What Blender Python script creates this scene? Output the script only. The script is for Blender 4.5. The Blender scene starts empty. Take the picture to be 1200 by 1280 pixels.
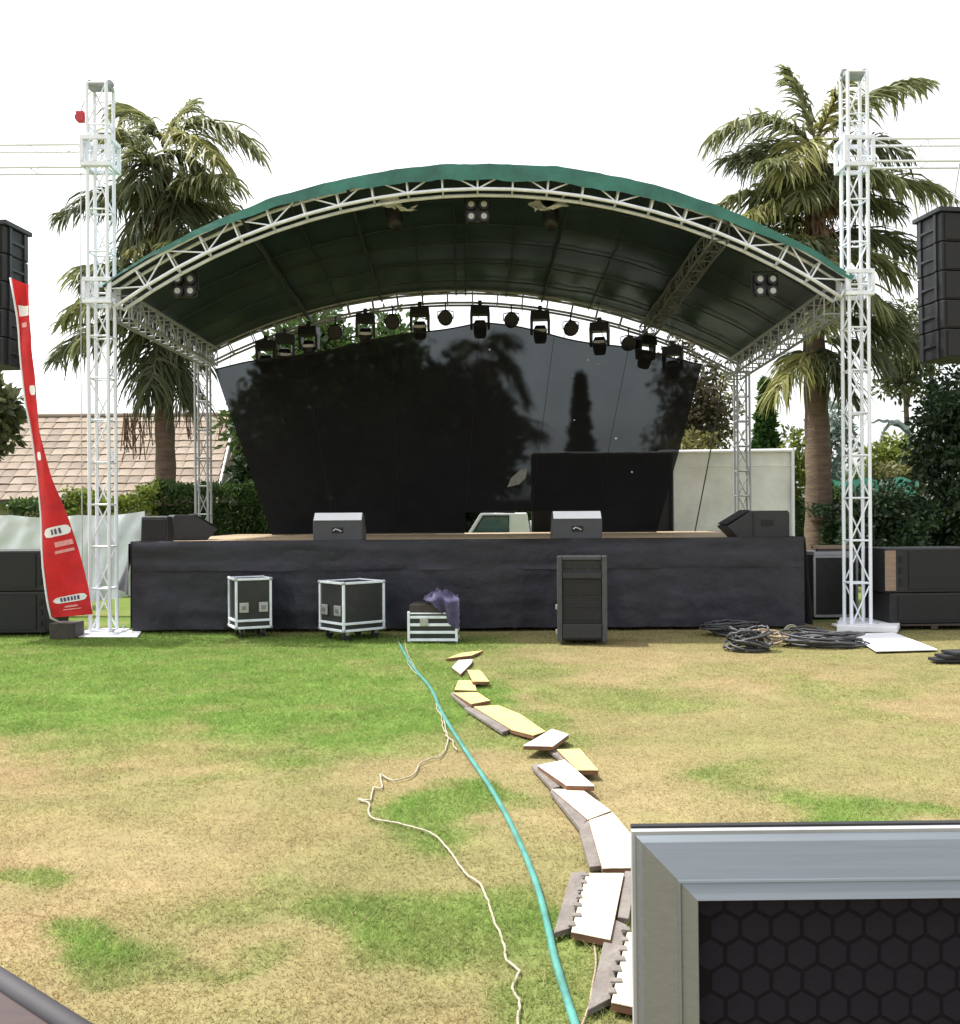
import bpy, bmesh, math, random
import numpy as np
from mathutils import Vector, Matrix, Quaternion

random.seed(7)
rng = np.random.default_rng(7)
R = math.radians
SC = bpy.context.scene
COL = SC.collection

# ------------------------------------------------------------------ camera
F, HZ, CAMZ, ROLL = 1250.0, 645.0, 1.5, R(0.4)      # focal length in photo pixels, horizon row, eye height, roll
cam_d = bpy.data.cameras.new("camera")
cam = bpy.data.objects.new("camera", cam_d)
COL.objects.link(cam)
cam_d.sensor_fit = 'VERTICAL'
cam_d.sensor_height = 24.0
cam_d.lens = F / 1280.0 * 24.0
cam_d.shift_y = (HZ - 640.0) / 1280.0
cam_d.clip_start = 0.05
cam_d.clip_end = 3000.0
cam.matrix_world = Matrix.Translation((0, 0, CAMZ)) @ (Matrix.Rotation(R(90), 4, 'X') @ Matrix.Rotation(-ROLL, 4, 'Z'))
SC.camera = cam

# ------------------------------------------------------------------ sky, sun, exposure
SUN_EL, SUN_AZ = R(64), R(-68)          # azimuth from +Y towards +X : from the left, a little behind the stage
sun_dir = Vector((math.sin(SUN_AZ) * math.cos(SUN_EL), math.cos(SUN_AZ) * math.cos(SUN_EL), math.sin(SUN_EL)))
wd = bpy.data.worlds.new("World")
SC.world = wd
wd.use_nodes = True
nt = wd.node_tree
nt.nodes.clear()
sky = nt.nodes.new('ShaderNodeTexSky')
sky.sky_type = 'NISHITA'
sky.sun_disc = False
sky.sun_elevation = SUN_EL
sky.sun_rotation = SUN_AZ
sky.air_density = 1.0
sky.dust_density = 3.0
sky.ozone_density = 1.0
hs = nt.nodes.new('ShaderNodeHueSaturation')       # thin white high haze over the whole sky
hs.inputs['Saturation'].default_value = 0.14
hs.inputs['Value'].default_value = 1.0
bgn = nt.nodes.new('ShaderNodeBackground')
bgn.inputs['Strength'].default_value = 0.15
wo = nt.nodes.new('ShaderNodeOutputWorld')
nt.links.new(sky.outputs[0], hs.inputs['Color'])
nt.links.new(hs.outputs[0], bgn.inputs[0])
nt.links.new(bgn.outputs[0], wo.inputs[0])

sl = bpy.data.lights.new("sun", 'SUN')
sl.energy = 2.7
sl.angle = R(0.6)
sl.color = (1.0, 0.965, 0.91)
so = bpy.data.objects.new("sun", sl)
COL.objects.link(so)
so.rotation_euler = sun_dir.to_track_quat('Z', 'Y').to_euler()
so.location = (-20, 10, 40)

SC.view_settings.view_transform = 'Standard'
SC.view_settings.look = 'None'
SC.view_settings.gamma = 1.0
SC.view_settings.exposure = 1.3
SC.view_settings.use_curve_mapping = False
SC.render.engine = 'CYCLES'
SC.cycles.use_denoising = True
SC.cycles.max_bounces = 6
SC.cycles.transparent_max_bounces = 12

# ------------------------------------------------------------------ measuring helpers (photo pixel + distance -> metres)
CR, SR = math.cos(ROLL), math.sin(ROLL)
def _uv(px, py):
    a, b = px - 600.0, HZ - py
    return a * CR + b * SR, -a * SR + b * CR
def W(px, py, Y):
    u, v = _uv(px, py)
    return Vector((u * Y / F, Y, CAMZ + v * Y / F))
def G(px, py, z=0.0):
    u, v = _uv(px, py)
    Y = (CAMZ - z) * F / (-v)
    return Vector((u * Y / F, Y, z))

# ------------------------------------------------------------------ materials
MATS = {}
def mat(name, col, rough=0.7, metal=0.0, var=0.15, scale=6.0, bump=0.0, bscale=40.0, spec=0.5, detail=4.0, col2=None, stretch=None, trans=0.0, sheen=0.0, transp=0.0):
    if name in MATS:
        return MATS[name]
    m = bpy.data.materials.new(name)
    m.use_nodes = True
    t = m.node_tree
    N, L = t.nodes, t.links
    b = N['Principled BSDF']
    out = N['Material Output']
    b.inputs['Roughness'].default_value = rough
    b.inputs['Metallic'].default_value = metal
    b.inputs['Specular IOR Level'].default_value = spec
    if sheen:
        b.inputs['Sheen Weight'].default_value = sheen
    tc = N.new('ShaderNodeTexCoord')
    src = tc.outputs['Object']
    if stretch:
        mp = N.new('ShaderNodeMapping')
        mp.inputs['Scale'].default_value = stretch
        L.new(src, mp.inputs[0])
        src = mp.outputs[0]
    nz = N.new('ShaderNodeTexNoise')
    nz.inputs['Scale'].default_value = scale
    nz.inputs['Detail'].default_value = detail
    nz.inputs['Roughness'].default_value = 0.65
    L.new(src, nz.inputs['Vector'])
    rp = N.new('ShaderNodeValToRGB')
    c = np.array(col[:3], float)
    ca = np.clip(c * (1 - var), 0, 1)
    cb = np.clip(np.array(col2[:3], float) if col2 else c * (1 + var), 0, 1)
    rp.color_ramp.elements[0].position = 0.3
    rp.color_ramp.elements[1].position = 0.7
    rp.color_ramp.elements[0].color = (*ca, 1)
    rp.color_ramp.elements[1].color = (*cb, 1)
    L.new(nz.outputs['Fac'], rp.inputs[0])
    L.new(rp.outputs[0], b.inputs['Base Color'])
    if bump:
        nb = N.new('ShaderNodeTexNoise')
        nb.inputs['Scale'].default_value = bscale
        nb.inputs['Detail'].default_value = 3
        L.new(src, nb.inputs['Vector'])
        bp = N.new('ShaderNodeBump')
        bp.inputs['Strength'].default_value = bump
        bp.inputs['Distance'].default_value = 0.02
        L.new(nb.outputs['Fac'], bp.inputs['Height'])
        L.new(bp.outputs[0], b.inputs['Normal'])
    sh = b.outputs[0]
    if trans:
        tr = N.new('ShaderNodeBsdfTranslucent')
        L.new(rp.outputs[0], tr.inputs[0])
        mx = N.new('ShaderNodeMixShader')
        mx.inputs[0].default_value = trans
        L.new(sh, mx.inputs[1]); L.new(tr.outputs[0], mx.inputs[2])
        sh = mx.outputs[0]
    if transp:
        tr = N.new('ShaderNodeBsdfTransparent')
        mx = N.new('ShaderNodeMixShader')
        mx.inputs[0].default_value = transp
        L.new(sh, mx.inputs[1]); L.new(tr.outputs[0], mx.inputs[2])
        sh = mx.outputs[0]
    L.new(sh, out.inputs['Surface'])
    MATS[name] = m
    return m

def leaf_mat(name, c1, c2, trans=0.35, rough=0.5):
    """foliage: colour varies leaf by leaf (random per island)"""
    if name in MATS:
        return MATS[name]
    m = bpy.data.materials.new(name)
    m.use_nodes = True
    N, L = m.node_tree.nodes, m.node_tree.links
    b = N['Principled BSDF']
    b.inputs['Roughness'].default_value = rough
    b.inputs['Specular IOR Level'].default_value = 0.35
    g = N.new('ShaderNodeNewGeometry')
    rp = N.new('ShaderNodeValToRGB')
    rp.color_ramp.elements[0].color = (*c1, 1)
    rp.color_ramp.elements[1].color = (*c2, 1)
    L.new(g.outputs['Random Per Island'], rp.inputs[0])
    L.new(rp.outputs[0], b.inputs['Base Color'])
    tr = N.new('ShaderNodeBsdfTranslucent')
    L.new(rp.outputs[0], tr.inputs[0])
    mx = N.new('ShaderNodeMixShader')
    mx.inputs[0].default_value = trans
    L.new(b.outputs[0], mx.inputs[1]); L.new(tr.outputs[0], mx.inputs[2])
    L.new(mx.outputs[0], N['Material Output'].inputs['Surface'])
    MATS[name] = m
    return m

def net_mat():
    m = bpy.data.materials.new('black_mesh_backdrop')
    m.use_nodes = True
    N, L = m.node_tree.nodes, m.node_tree.links
    b = N['Principled BSDF']
    b.inputs['Roughness'].default_value = .6
    b.inputs['Specular IOR Level'].default_value = .12
    tc = N.new('ShaderNodeTexCoord')
    nz = N.new('ShaderNodeTexNoise'); nz.inputs['Scale'].default_value = 1.3; nz.inputs['Detail'].default_value = 5
    L.new(tc.outputs['Object'], nz.inputs['Vector'])
    rp = N.new('ShaderNodeValToRGB')
    rp.color_ramp.elements[0].color = (.0035, .0032, .0045, 1); rp.color_ramp.elements[1].color = (.0085, .0078, .0095, 1)
    L.new(nz.outputs['Fac'], rp.inputs[0]); L.new(rp.outputs[0], b.inputs['Base Color'])
    # fine weave lets a little softened light through
    rf = N.new('ShaderNodeBsdfRefraction'); rf.inputs['IOR'].default_value = 1.03; rf.inputs['Roughness'].default_value = .42
    rf.inputs['Color'].default_value = (.86, .96, 1.0, 1)
    mr = N.new('ShaderNodeMapRange'); mr.inputs[3].default_value = .045; mr.inputs[4].default_value = .075
    L.new(nz.outputs['Fac'], mr.inputs[0])
    mx = N.new('ShaderNodeMixShader')
    L.new(mr.outputs[0], mx.inputs[0]); L.new(b.outputs[0], mx.inputs[1]); L.new(rf.outputs[0], mx.inputs[2])
    L.new(mx.outputs[0], N['Material Output'].inputs['Surface'])
    return m

def attr_mat(name, rough=0.85, trans=0.0, fine=0.0, bump=0.0):
    m = bpy.data.materials.new(name)
    m.use_nodes = True
    N, L = m.node_tree.nodes, m.node_tree.links
    b = N['Principled BSDF']
    b.inputs['Roughness'].default_value = rough
    b.inputs['Specular IOR Level'].default_value = 0.0
    a = N.new('ShaderNodeAttribute'); a.attribute_name = 'tint'
    col = a.outputs['Color']
    if fine:
        tc = N.new('ShaderNodeTexCoord')
        nz = N.new('ShaderNodeTexNoise'); nz.inputs['Scale'].default_value = 26; nz.inputs['Detail'].default_value = 8; nz.inputs['Roughness'].default_value = .75
        L.new(tc.outputs['Object'], nz.inputs['Vector'])
        mr = N.new('ShaderNodeMapRange'); mr.inputs[1].default_value = .3; mr.inputs[2].default_value = .7
        mr.inputs[3].default_value = 1 - fine; mr.inputs[4].default_value = 1 + fine
        L.new(nz.outputs['Fac'], mr.inputs[0])
        vm = N.new('ShaderNodeVectorMath'); vm.operation = 'SCALE'
        L.new(col, vm.inputs[0]); L.new(mr.outputs[0], vm.inputs['Scale'])
        col = vm.outputs[0]
        if bump:
            bp = N.new('ShaderNodeBump'); bp.inputs['Strength'].default_value = bump; bp.inputs['Distance'].default_value = .03
            L.new(nz.outputs['Fac'], bp.inputs['Height']); L.new(bp.outputs[0], b.inputs['Normal'])
    L.new(col, b.inputs['Base Color'])
    if trans:
        tr = N.new('ShaderNodeBsdfTranslucent'); L.new(col, tr.inputs[0])
        mx = N.new('ShaderNodeMixShader'); mx.inputs[0].default_value = trans
        L.new(b.outputs[0], mx.inputs[1]); L.new(tr.outputs[0], mx.inputs[2])
        L.new(mx.outputs[0], N['Material Output'].inputs['Surface'])
    return m

M = dict(
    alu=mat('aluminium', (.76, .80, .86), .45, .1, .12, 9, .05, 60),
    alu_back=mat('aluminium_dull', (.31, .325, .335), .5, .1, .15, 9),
    alu_bright=mat('aluminium_bright', (.23, .255, .28), .44, .75, .07, 9, stretch=(1, 40, 40)),
    black_paint=mat('black_cabinet_paint', (.010, .010, .0125), .55, 0, .3, 12, .25, 160),
    dark_grille=mat('dark_grille', (.010, .010, .011), .7, 0, .3, 30, .4, 220),
    grey_paint=mat('grey_cabinet_paint', (.048, .052, .058), .5, 0, .12, 10, .15, 150),
    mid_grey=mat('worn_grey_paint', (.048, .052, .056), .5, 0, .2, 9, .15, 150),
    dark_grey=mat('charcoal_cabinet_paint', (.016, .017, .021), .5, 0, .18, 10, .15, 150),
    black_ply=mat('black_laminate', (.020, .021, .020), .4, 0, .3, 8),
    castor=mat('castor_rubber', (.02, .02, .02), .6, 0, .2),
    steel=mat('zinc_steel', (.45, .45, .44), .4, .7, .15, 20),
    light_body=mat('light_housing', (.008, .008, .010), .45, 0, .3, 14),
    lens=mat('lamp_lens', (.006, .0065, .008), .5, 0, .1),
    pearl=mat('lamp_reflector', (.42, .42, .40), .25, .2, .08),
    dull_rib=mat('dull_rib_metal', (.13, .135, .135), .55, .1, .2, 9),
    skirt=mat('black_skirt_cloth', (.014, .014, .024), .50, 0, .35, 1.6, .5, 9, spec=.45, sheen=.12),
    deck=mat('deck_plywood', (.34, .25, .15), .65, 0, .25, 3, .1, 30, stretch=(1, 8, 1)),
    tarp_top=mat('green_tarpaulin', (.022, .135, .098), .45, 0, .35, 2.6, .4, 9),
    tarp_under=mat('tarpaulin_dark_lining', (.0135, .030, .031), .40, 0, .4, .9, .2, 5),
    seam=mat('tarpaulin_seam', (.013, .022, .024), .6, 0, .2),
    net=net_mat(),
    blackcloth=mat('black_cloth', (.010, .010, .012), .75, 0, .3, 2),
    canvas=mat('white_canvas', (.66, .66, .61), .8, 0, .15, 1.6, .35, 6, detail=7),
    tear_grey=mat('tear_light_grey', (.20, .20, .18), .8, 0, .2, 8),  # grey stands for light showing through a tear in the backdrop
    barrier=mat('pale_barrier_cloth', (.66, .72, .74), .7, 0, .08, 1.3, .1, 14),
    red=mat('red_banner_cloth', (.60, .014, .018), .6, 0, .22, 4, .35, 9, trans=.3),
    white_print=mat('white_print', (.80, .78, .78), .6, 0, .05),
    blue_print=mat('dark_print', (.10, .07, .16), .6, 0, .05),
    pink_print=mat('pink_print', (.72, .30, .30), .6, 0, .2, 30),
    roof_tile=mat('clay_roof_tile', (.205, .155, .112), .8, 0, .2, 1.1, .25, 30),
    roof_tile_b=mat('clay_roof_tile_pale', (.23, .18, .135), .8, 0, .2, 1.4, .25, 30),
    roof_tile_c=mat('clay_roof_tile_dull', (.165, .125, .092), .8, 0, .2, 1.4, .25, 30),
    house_wall=mat('house_plaster', (.30, .25, .20), .85, 0, .15, 2, .1),
    fascia=mat('fascia_paint', (.70, .66, .62), .7, 0, .1),
    bark=mat('palm_bark', (.125, .085, .058), .9, 0, .35, 3, .6, 9, stretch=(1, 1, 5)),
    bark_b=mat('tree_bark', (.09, .068, .05), .9, 0, .35, 4, .6, 14),
    strands=mat('palm_flower_strands', (.16, .10, .06), .85, 0, .3, 6),
    pad_cream=mat('pad_cream_foam', (.56, .50, .37), .8, 0, .16, 7, .35, 40, detail=8),
    pad_yellow=mat('pad_yellow_foam', (.47, .385, .15), .8, 0, .18, 7, .35, 40, detail=8),
    pad_white=mat('pad_white_foam', (.66, .62, .60), .8, 0, .12, 7, .35, 40, detail=8),
    pad_border=mat('pad_grey_border', (.155, .135, .12), .9, 0, .3, 9, .4, 40, detail=8),
    pad_side=mat('pad_brown_edge', (.16, .075, .04), .8, 0, .3, 9),
    hose=mat('teal_hose', (.055, .20, .17), .5, 0, .35, 5, detail=8),
    cord_white=mat('cream_cable', (.34, .30, .22), .6, 0, .12, 12),
    cord_black=mat('black_cable', (.048, .048, .053), .5, 0, .3, 12),
    cord_tan=mat('tan_cable', (.30, .23, .16), .6, 0, .2, 12),
    plate=mat('white_plate_paint', (.74, .75, .78), .55, 0, .07, 3),
    wood=mat('raw_plywood_edge', (.25, .175, .125), .7, 0, .2, 5, stretch=(1, 1, 8)),
    purple=mat('purple_cloth', (.065, .055, .115), .8, 0, .25, 8, .2, 30),
    tray=mat('dark_brown_panel', (.045, .034, .030), .6, 0, .3, 8),
    panel_black=mat('phenolic_black', (.003, .0028, .0045), .8, 0, .2, 40, spec=.2),
    hexm=mat('phenolic_hexagon', (.0165, .0150, .0215), .75, 0, .12, 60, .05, 300, spec=.08),
    table=mat('dark_table_top', (.035, .017, .015), .5, 0, .3, 8, stretch=(1, 6, 1)),
    table_trim=mat('grey_edge_band', (.030, .027, .032), .7, .0, .1, 20),
    car_white=mat('white_car_paint', (.75, .76, .74), .3, 0, .04),
    car_glass=mat('car_glass', (.06, .11, .11), .05, 0, .1),
    tyre=mat('tyre_rubber', (.02, .02, .02), .8),
    glare_mat=mat('glare_white', (.88, .90, .93), .25, 0, .08, 20, trans=.3),  # white put in for the glare on two roof lights
    red_hoist=mat('red_hoist', (.45, .03, .04), .5),
    teal_net=mat('teal_fence_net', (.10, .36, .30), .8, 0, .25, 4, .2, 20, trans=.2),
)
LF = dict(
    palm=leaf_mat('palm_leaflets', (.100, .122, .042), (.29, .295, .135), .42),
    palm_dark=leaf_mat('palm_leaflets_dark', (.050, .068, .030), (.150, .165, .078), .42),
    palm_yellow=leaf_mat('palm_leaflets_yellow', (.16, .17, .05), (.38, .37, .14), .4),
    green=leaf_mat('green_leaves', (.030, .065, .016), (.085, .14, .035), .35),
    lime=leaf_mat('lime_leaves', (.10, .14, .022), (.22, .26, .05), .4),
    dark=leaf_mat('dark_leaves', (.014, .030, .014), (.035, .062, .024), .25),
    conifer=leaf_mat('conifer_sprays', (.028, .080, .022), (.075, .15, .035), .25),
    brown=leaf_mat('olive_brown_leaves', (.05, .05, .025), (.12, .10, .05), .3),
    olive=leaf_mat('olive_yellow_leaves', (.12, .12, .04), (.24, .23, .09), .35),
    pale=leaf_mat('pale_blue_green_leaves', (.14, .20, .17), (.30, .36, .33), .35),
)
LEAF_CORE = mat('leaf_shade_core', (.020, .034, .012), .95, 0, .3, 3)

# ------------------------------------------------------------------ mesh helpers
class MB:
    def __init__(s):
        s.v, s.f = [], []
    def add(s, vs, fs):
        o = len(s.v)
        s.v += [Vector(p) for p in vs]
        s.f += [tuple(i + o for i in f) for f in fs]
        return s
    def box(s, c, d, rot=None, taper=None):
        x, y, z = d[0] / 2, d[1] / 2, d[2] / 2
        vs = [Vector(p) for p in ((-x, -y, -z), (x, -y, -z), (x, y, -z), (-x, y, -z), (-x, -y, z), (x, -y, z), (x, y, z), (-x, y, z))]
        if taper:
            for i in range(4, 8):
                vs[i].x *= taper[0]; vs[i].y *= taper[1]
        if rot is not None:
            vs = [rot @ p for p in vs]
        c = Vector(c)
        return s.add([p + c for p in vs], [(0, 3, 2, 1), (4, 5, 6, 7), (0, 1, 5, 4), (1, 2, 6, 5), (2, 3, 7, 6), (3, 0, 4, 7)])
    def prism(s, pts, off):
        """polygon pts (list of 3d) extruded by vector off"""
        n = len(pts); off = Vector(off)
        a = [Vector(p) for p in pts]
        fs = [tuple(range(n))[::-1], tuple(range(n, 2 * n))]
        fs += [(i, (i + 1) % n, n + (i + 1) % n, n + i) for i in range(n)]
        return s.add(a + [p + off for p in a], fs)
    def tube(s, pts, r, n=8, caps=True):
        pts = [Vector(p) for p in pts]
        rs = r if isinstance(r, (list, tuple)) else [r] * len(pts)
        rings = []
        up = None
        for i, p in enumerate(pts):
            t = (pts[min(i + 1, len(pts) - 1)] - pts[max(i - 1, 0)])
            if t.length < 1e-9:
                t = Vector((0, 0, 1))
            t.normalize()
            if up is None:
                up = Vector((0, 0, 1)) if abs(t.z) < .9 else Vector((1, 0, 0))
            a = t.cross(up)
            if a.length < 1e-6:
                a = t.cross(Vector((0, 1, 0)))
            a.normalize(); b = a.cross(t).normalized()
            up = b
            rings.append([p + (a * math.cos(k * 2 * math.pi / n) + b * math.sin(k * 2 * math.pi / n)) * rs[i] for k in range(n)])
        o = len(s.v)
        for rg in rings:
            s.v += rg
        for i in range(len(pts) - 1):
            for k in range(n):
                s.f.append((o + i * n + k, o + i * n + (k + 1) % n, o + (i + 1) * n + (k + 1) % n, o + (i + 1) * n + k))
        if caps:
            s.f.append(tuple(o + k for k in range(n))[::-1])
            s.f.append(tuple(o + (len(pts) - 1) * n + k for k in range(n)))
        return s
    def grid(s, fn, nu, nv):
        o = len(s.v)
        for j in range(nv + 1):
            for i in range(nu + 1):
                s.v.append(Vector(fn(i / nu, j / nv)))
        for j in range(nv):
            for i in range(nu):
                a = o + j * (nu + 1) + i
                s.f.append((a, a + 1, a + nu + 2, a + nu + 1))
        return s
    def mesh(s, name, m, smooth=False):
        me = bpy.data.meshes.new(name)
        me.from_pydata([tuple(v) for v in s.v], [], s.f)
        bm = bmesh.new(); bm.from_mesh(me)
        bmesh.ops.recalc_face_normals(bm, faces=bm.faces)
        bm.to_mesh(me); bm.free()
        me.materials.append(m)
        if smooth:
            me.polygons.foreach_set('use_smooth', [True] * len(me.polygons))
        me.update()
        return me

def np_obj(name, verts, faces, m, parent=None, tint=None, smooth=False):
    me = bpy.data.meshes.new(name)
    nv, nf, k = len(verts), len(faces), faces.shape[1]
    me.vertices.add(nv)
    me.vertices.foreach_set('co', np.ascontiguousarray(verts, dtype=np.float32).ravel())
    me.loops.add(nf * k)
    me.loops.foreach_set('vertex_index', np.ascontiguousarray(faces, dtype=np.int32).ravel())
    me.polygons.add(nf)
    me.polygons.foreach_set('loop_start', np.arange(0, nf * k, k, dtype=np.int32))
    if smooth:
        me.polygons.foreach_set('use_smooth', np.ones(nf, dtype=bool))
    me.update(calc_edges=True)
    if tint is not None:
        at = me.color_attributes.new('tint', 'FLOAT_COLOR', 'POINT')
        c = np.ones((nv, 4), dtype=np.float32); c[:, :3] = tint
        at.data.foreach_set('color', c.ravel())
    me.materials.append(m)
    o = bpy.data.objects.new(name, me)
    COL.objects.link(o)
    if parent:
        o.parent = parent
    return o

def tag(o, label, cat, group=None):
    o['label'] = label; o['category'] = cat
    if group:
        o['group'] = group
    return o

def thing(name, label, cat, loc=(0, 0, 0), rz=0.0, group=None):
    o = bpy.data.objects.new(name, None)
    COL.objects.link(o)
    o.empty_display_size = .1
    o.matrix_basis = Matrix.Translation(Vector(loc)) @ Matrix.Rotation(rz, 4, 'Z')
    return tag(o, label, cat, group)

def rootmat(o):
    m = o.matrix_basis.copy()
    while o.parent:
        o = o.parent
        m = o.matrix_basis @ m
    return m

def part(name, mb, m, parent, world=False, smooth=False, bevel=0.0):
    if world:
        inv = rootmat(parent).inverted()
        mb.v = [inv @ v for v in mb.v]
    me = mb.mesh(name, m, smooth)
    o = bpy.data.objects.new(name, me)
    COL.objects.link(o)
    o.parent = parent
    if bevel:
        b = o.modifiers.new('edge', 'BEVEL'); b.width = bevel; b.segments = 2; b.limit_method = 'ANGLE'
    return o

_UNIT = {}
def unit_cyl(m, n=8):
    k = (m.name, n)
    if k not in _UNIT:
        _UNIT[k] = MB().tube([(0, 0, 0), (0, 0, 1)], 1.0, n).mesh('round_bar', m)
        me = _UNIT[k]
        me.polygons.foreach_set('use_smooth', [len(p.vertices) == 4 for p in me.polygons])
    return _UNIT[k]

def bar(name, p0, p1, r, m, parent, world=False, n=8):
    p0, p1 = Vector(p0), Vector(p1)
    if world:
        inv = rootmat(parent).inverted(); p0 = inv @ p0; p1 = inv @ p1
    d = p1 - p0
    o = bpy.data.objects.new(name, unit_cyl(m, n))
    COL.objects.link(o)
    o.parent = parent
    o.matrix_basis = Matrix.Translation(p0) @ d.to_track_quat('Z', 'Y').to_matrix().to_4x4() @ Matrix.Diagonal((r, r, d.length, 1))
    return o

def copy_thing(src, loc, rz=0.0, label=None, scale=1.0):
    def rec(o, parent):
        c = o.copy(); COL.objects.link(c); c.parent = parent
        for ch in o.children:
            rec(ch, c)
        return c
    c = rec(src, None)
    c.matrix_basis = Matrix.Translation(Vector(loc)) @ Matrix.Rotation(rz, 4, 'Z') @ Matrix.Diagonal((scale, scale, scale, 1))
    if label:
        c['label'] = label
    return c

def lat_noise(x, y, seed=0):
    x = np.asarray(x, float); y = np.asarray(y, float)
    xi, yi = np.floor(x).astype(np.int64), np.floor(y).astype(np.int64)
    xf, yf = x - xi, y - yi
    def h(a, b):
        n = (a * 374761393 + b * 668265263 + seed * 974711) & 0x7fffffff
        n = ((n ^ (n >> 13)) * 1274126177) & 0x7fffffff
        return (n ^ (n >> 16)) % 65536 / 65535.0
    u, v = xf * xf * (3 - 2 * xf), yf * yf * (3 - 2 * yf)
    return (h(xi, yi) * (1 - u) + h(xi + 1, yi) * u) * (1 - v) + (h(xi, yi + 1) * (1 - u) + h(xi + 1, yi + 1) * u) * v
def fbm(x, y, seed=0, o=4):
    s, a, t = 0, .5, 0
    for k in range(o):
        s = s + a * lat_noise(np.asarray(x) * 2 ** k, np.asarray(y) * 2 ** k, seed + k); t += a; a *= .55
    return s / t

# ================================================================== GROUND
PATCH = [  # photo centre, half sizes in pixels, strength of green
    (150, 850, 360, 62, 1.0), (430, 885, 190, 50, 1.0), (40, 812, 320, 40, 1.0), (400, 812, 230, 32, .85), (480, 850, 110, 50, .8), (640, 838, 90, 16, .35),
    (780, 868, 120, 18, .45), (640, 900, 80, 25, .5), (900, 840, 110, 14, .25), (1050, 855, 120, 14, .35),
    (900, 965, 80, 14, .45), (1050, 1005, 130, 34, .85), (620, 1020, 95, 30, .95), (560, 1165, 150, 34, .75), (690, 1150, 70, 60, .7), (380, 1130, 120, 18, .35),
    (10, 1085, 70, 26, .9), (90, 1195, 120, 22, .7), (250, 1195, 90, 16, .4), (740, 1230, 60, 50, .75), (330, 960, 120, 14, .25), (1130, 900, 100, 14, .2),
]
_P = []
for px, py, rx, ry, s in PATCH:
    c = G(px, py); Y = c.y
    _P.append((c.x, Y, rx * Y / F, ry * Y * Y / (F * CAMZ), s))
def lawn_green(x, y):
    wx = x + (fbm(x * .9, y * .9, 11) - .5) * 1.6
    wy = y + (fbm(x * .9, y * .9, 23) - .5) * 2.2
    g = np.zeros_like(x)
    for cx, cy, rx, ry, s in _P:
        d = ((wx - cx) / rx) ** 2 + ((wy - cy) / ry) ** 2
        g = np.maximum(g, s * np.clip(1.45 - d, 0, 1))
    g = np.where(y > 14, .45 + .5 * fbm(x * .3, y * .3, 5), g)
    n = fbm(x * 2.4, y * 2.4, 3)
    g = g * (.72 + .6 * n) + (n - .50) * .5
    return np.clip(g, 0, 1)
DRY1, DRY2, DRY3 = np.array((.258, .186, .100)), np.array((.285, .230, .128)), np.array((.200, .186, .082))
GRN1, GRN2 = np.array((.092, .160, .034)), np.array((.148, .212, .055))
def lawn_col(x, y):
    g = lawn_green(x, y)[:, None]
    n = fbm(x * 1.3, y * 1.3, 41)[:, None]; k = fbm(x * .55, y * .75, 77)[:, None] + np.clip((x - .5) * .03 + (y - 6) * .02, -.05, .22)[:, None]
    dry = DRY1 * (1 - n) + DRY2 * n
    dry = dry * (1 - np.clip(k * 2.4 - .70, 0, .85)) + DRY3 * np.clip(k * 2.4 - .70, 0, .85)
    q = fbm(x * 5, y * 5, 91)[:, None]
    grn = GRN1 * (1 - q) + GRN2 * q
    mott = .86 + .36 * fbm(x * 7, y * 9, 131, 5)[:, None]          # worn and lush tufts
    mott = mott * (.88 + .24 * fbm(x * 2.2, y * 4.5, 151)[:, None])
    return (dry * (1 - g) + grn * g) * mott

def axis(lo, hi, step, far):
    a = list(np.arange(lo, hi + 1e-6, step))
    s, x = step, hi
    up = []
    while x < far:
        s *= 1.25; x += s; up.append(x)
    s, x = step, lo
    dn = []
    while x > -far:
        s *= 1.25; x -= s; dn.append(x)
    return np.array(dn[::-1] + a + up)
ax_, ay_ = axis(-8, 8, .07, 1200), axis(.5, 15, .07, 1500)
XX, YY = np.meshgrid(ax_, ay_)
zz = (fbm(XX.ravel() * .7, YY.ravel() * .7, 9) - .5) * .02
gv = np.stack([XX.ravel(), YY.ravel(), zz - .012], 1)
nx_, ny_ = len(ax_), len(ay_)
idx = np.arange(nx_ * ny_).reshape(ny_, nx_)
gf = np.stack([idx[:-1, :-1].ravel(), idx[:-1, 1:].ravel(), idx[1:, 1:].ravel(), idx[1:, :-1].ravel()], 1)
ground = np_obj('ground', gv, gf, attr_mat('lawn_soil', .9, 0, .2, .2), tint=lawn_col(gv[:, 0], gv[:, 1]) * .86, smooth=True)
ground['kind'] = 'structure'

NB = 480000
u = rng.random(NB)
by = 2.3 + 11.6 * u ** 1.35
bx = (rng.random(NB) * 2 - 1) * (.52 * by + .8)
dens = fbm(bx * 4, by * 4, 55)
keep = rng.random(NB) < np.clip(dens * 1.9, .3, 1)
bx, by = bx[keep], by[keep]
n = len(bx)
g = lawn_green(bx, by)
hgt = (.008 + .013 * rng.random(n)) * (.7 + 1.1 * g) * np.clip(1.75 - .12 * by, 1, 1.5)
wid = (.0013 + .00030 * by) * (.7 + .7 * rng.random(n))
ang = rng.random(n) * 2 * math.pi
lean = (.5 + 1.5 * rng.random(n)) * hgt
ld = rng.random(n) * 2 * math.pi
z0 = (fbm(bx * .7, by * .7, 9) - .5) * .02 - .014
bv = np.zeros((n, 3, 3))
bv[:, 0] = np.stack([bx - np.cos(ang) * wid, by - np.sin(ang) * wid, z0], 1)
bv[:, 1] = np.stack([bx + np.cos(ang) * wid, by + np.sin(ang) * wid, z0], 1)
bv[:, 2] = np.stack([bx + np.cos(ld) * lean, by + np.sin(ld) * lean, z0 + hgt], 1)
bc = lawn_col(bx, by) * (.90 + .26 * rng.random((n, 1)))
pale = rng.random(n) < .10
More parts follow.
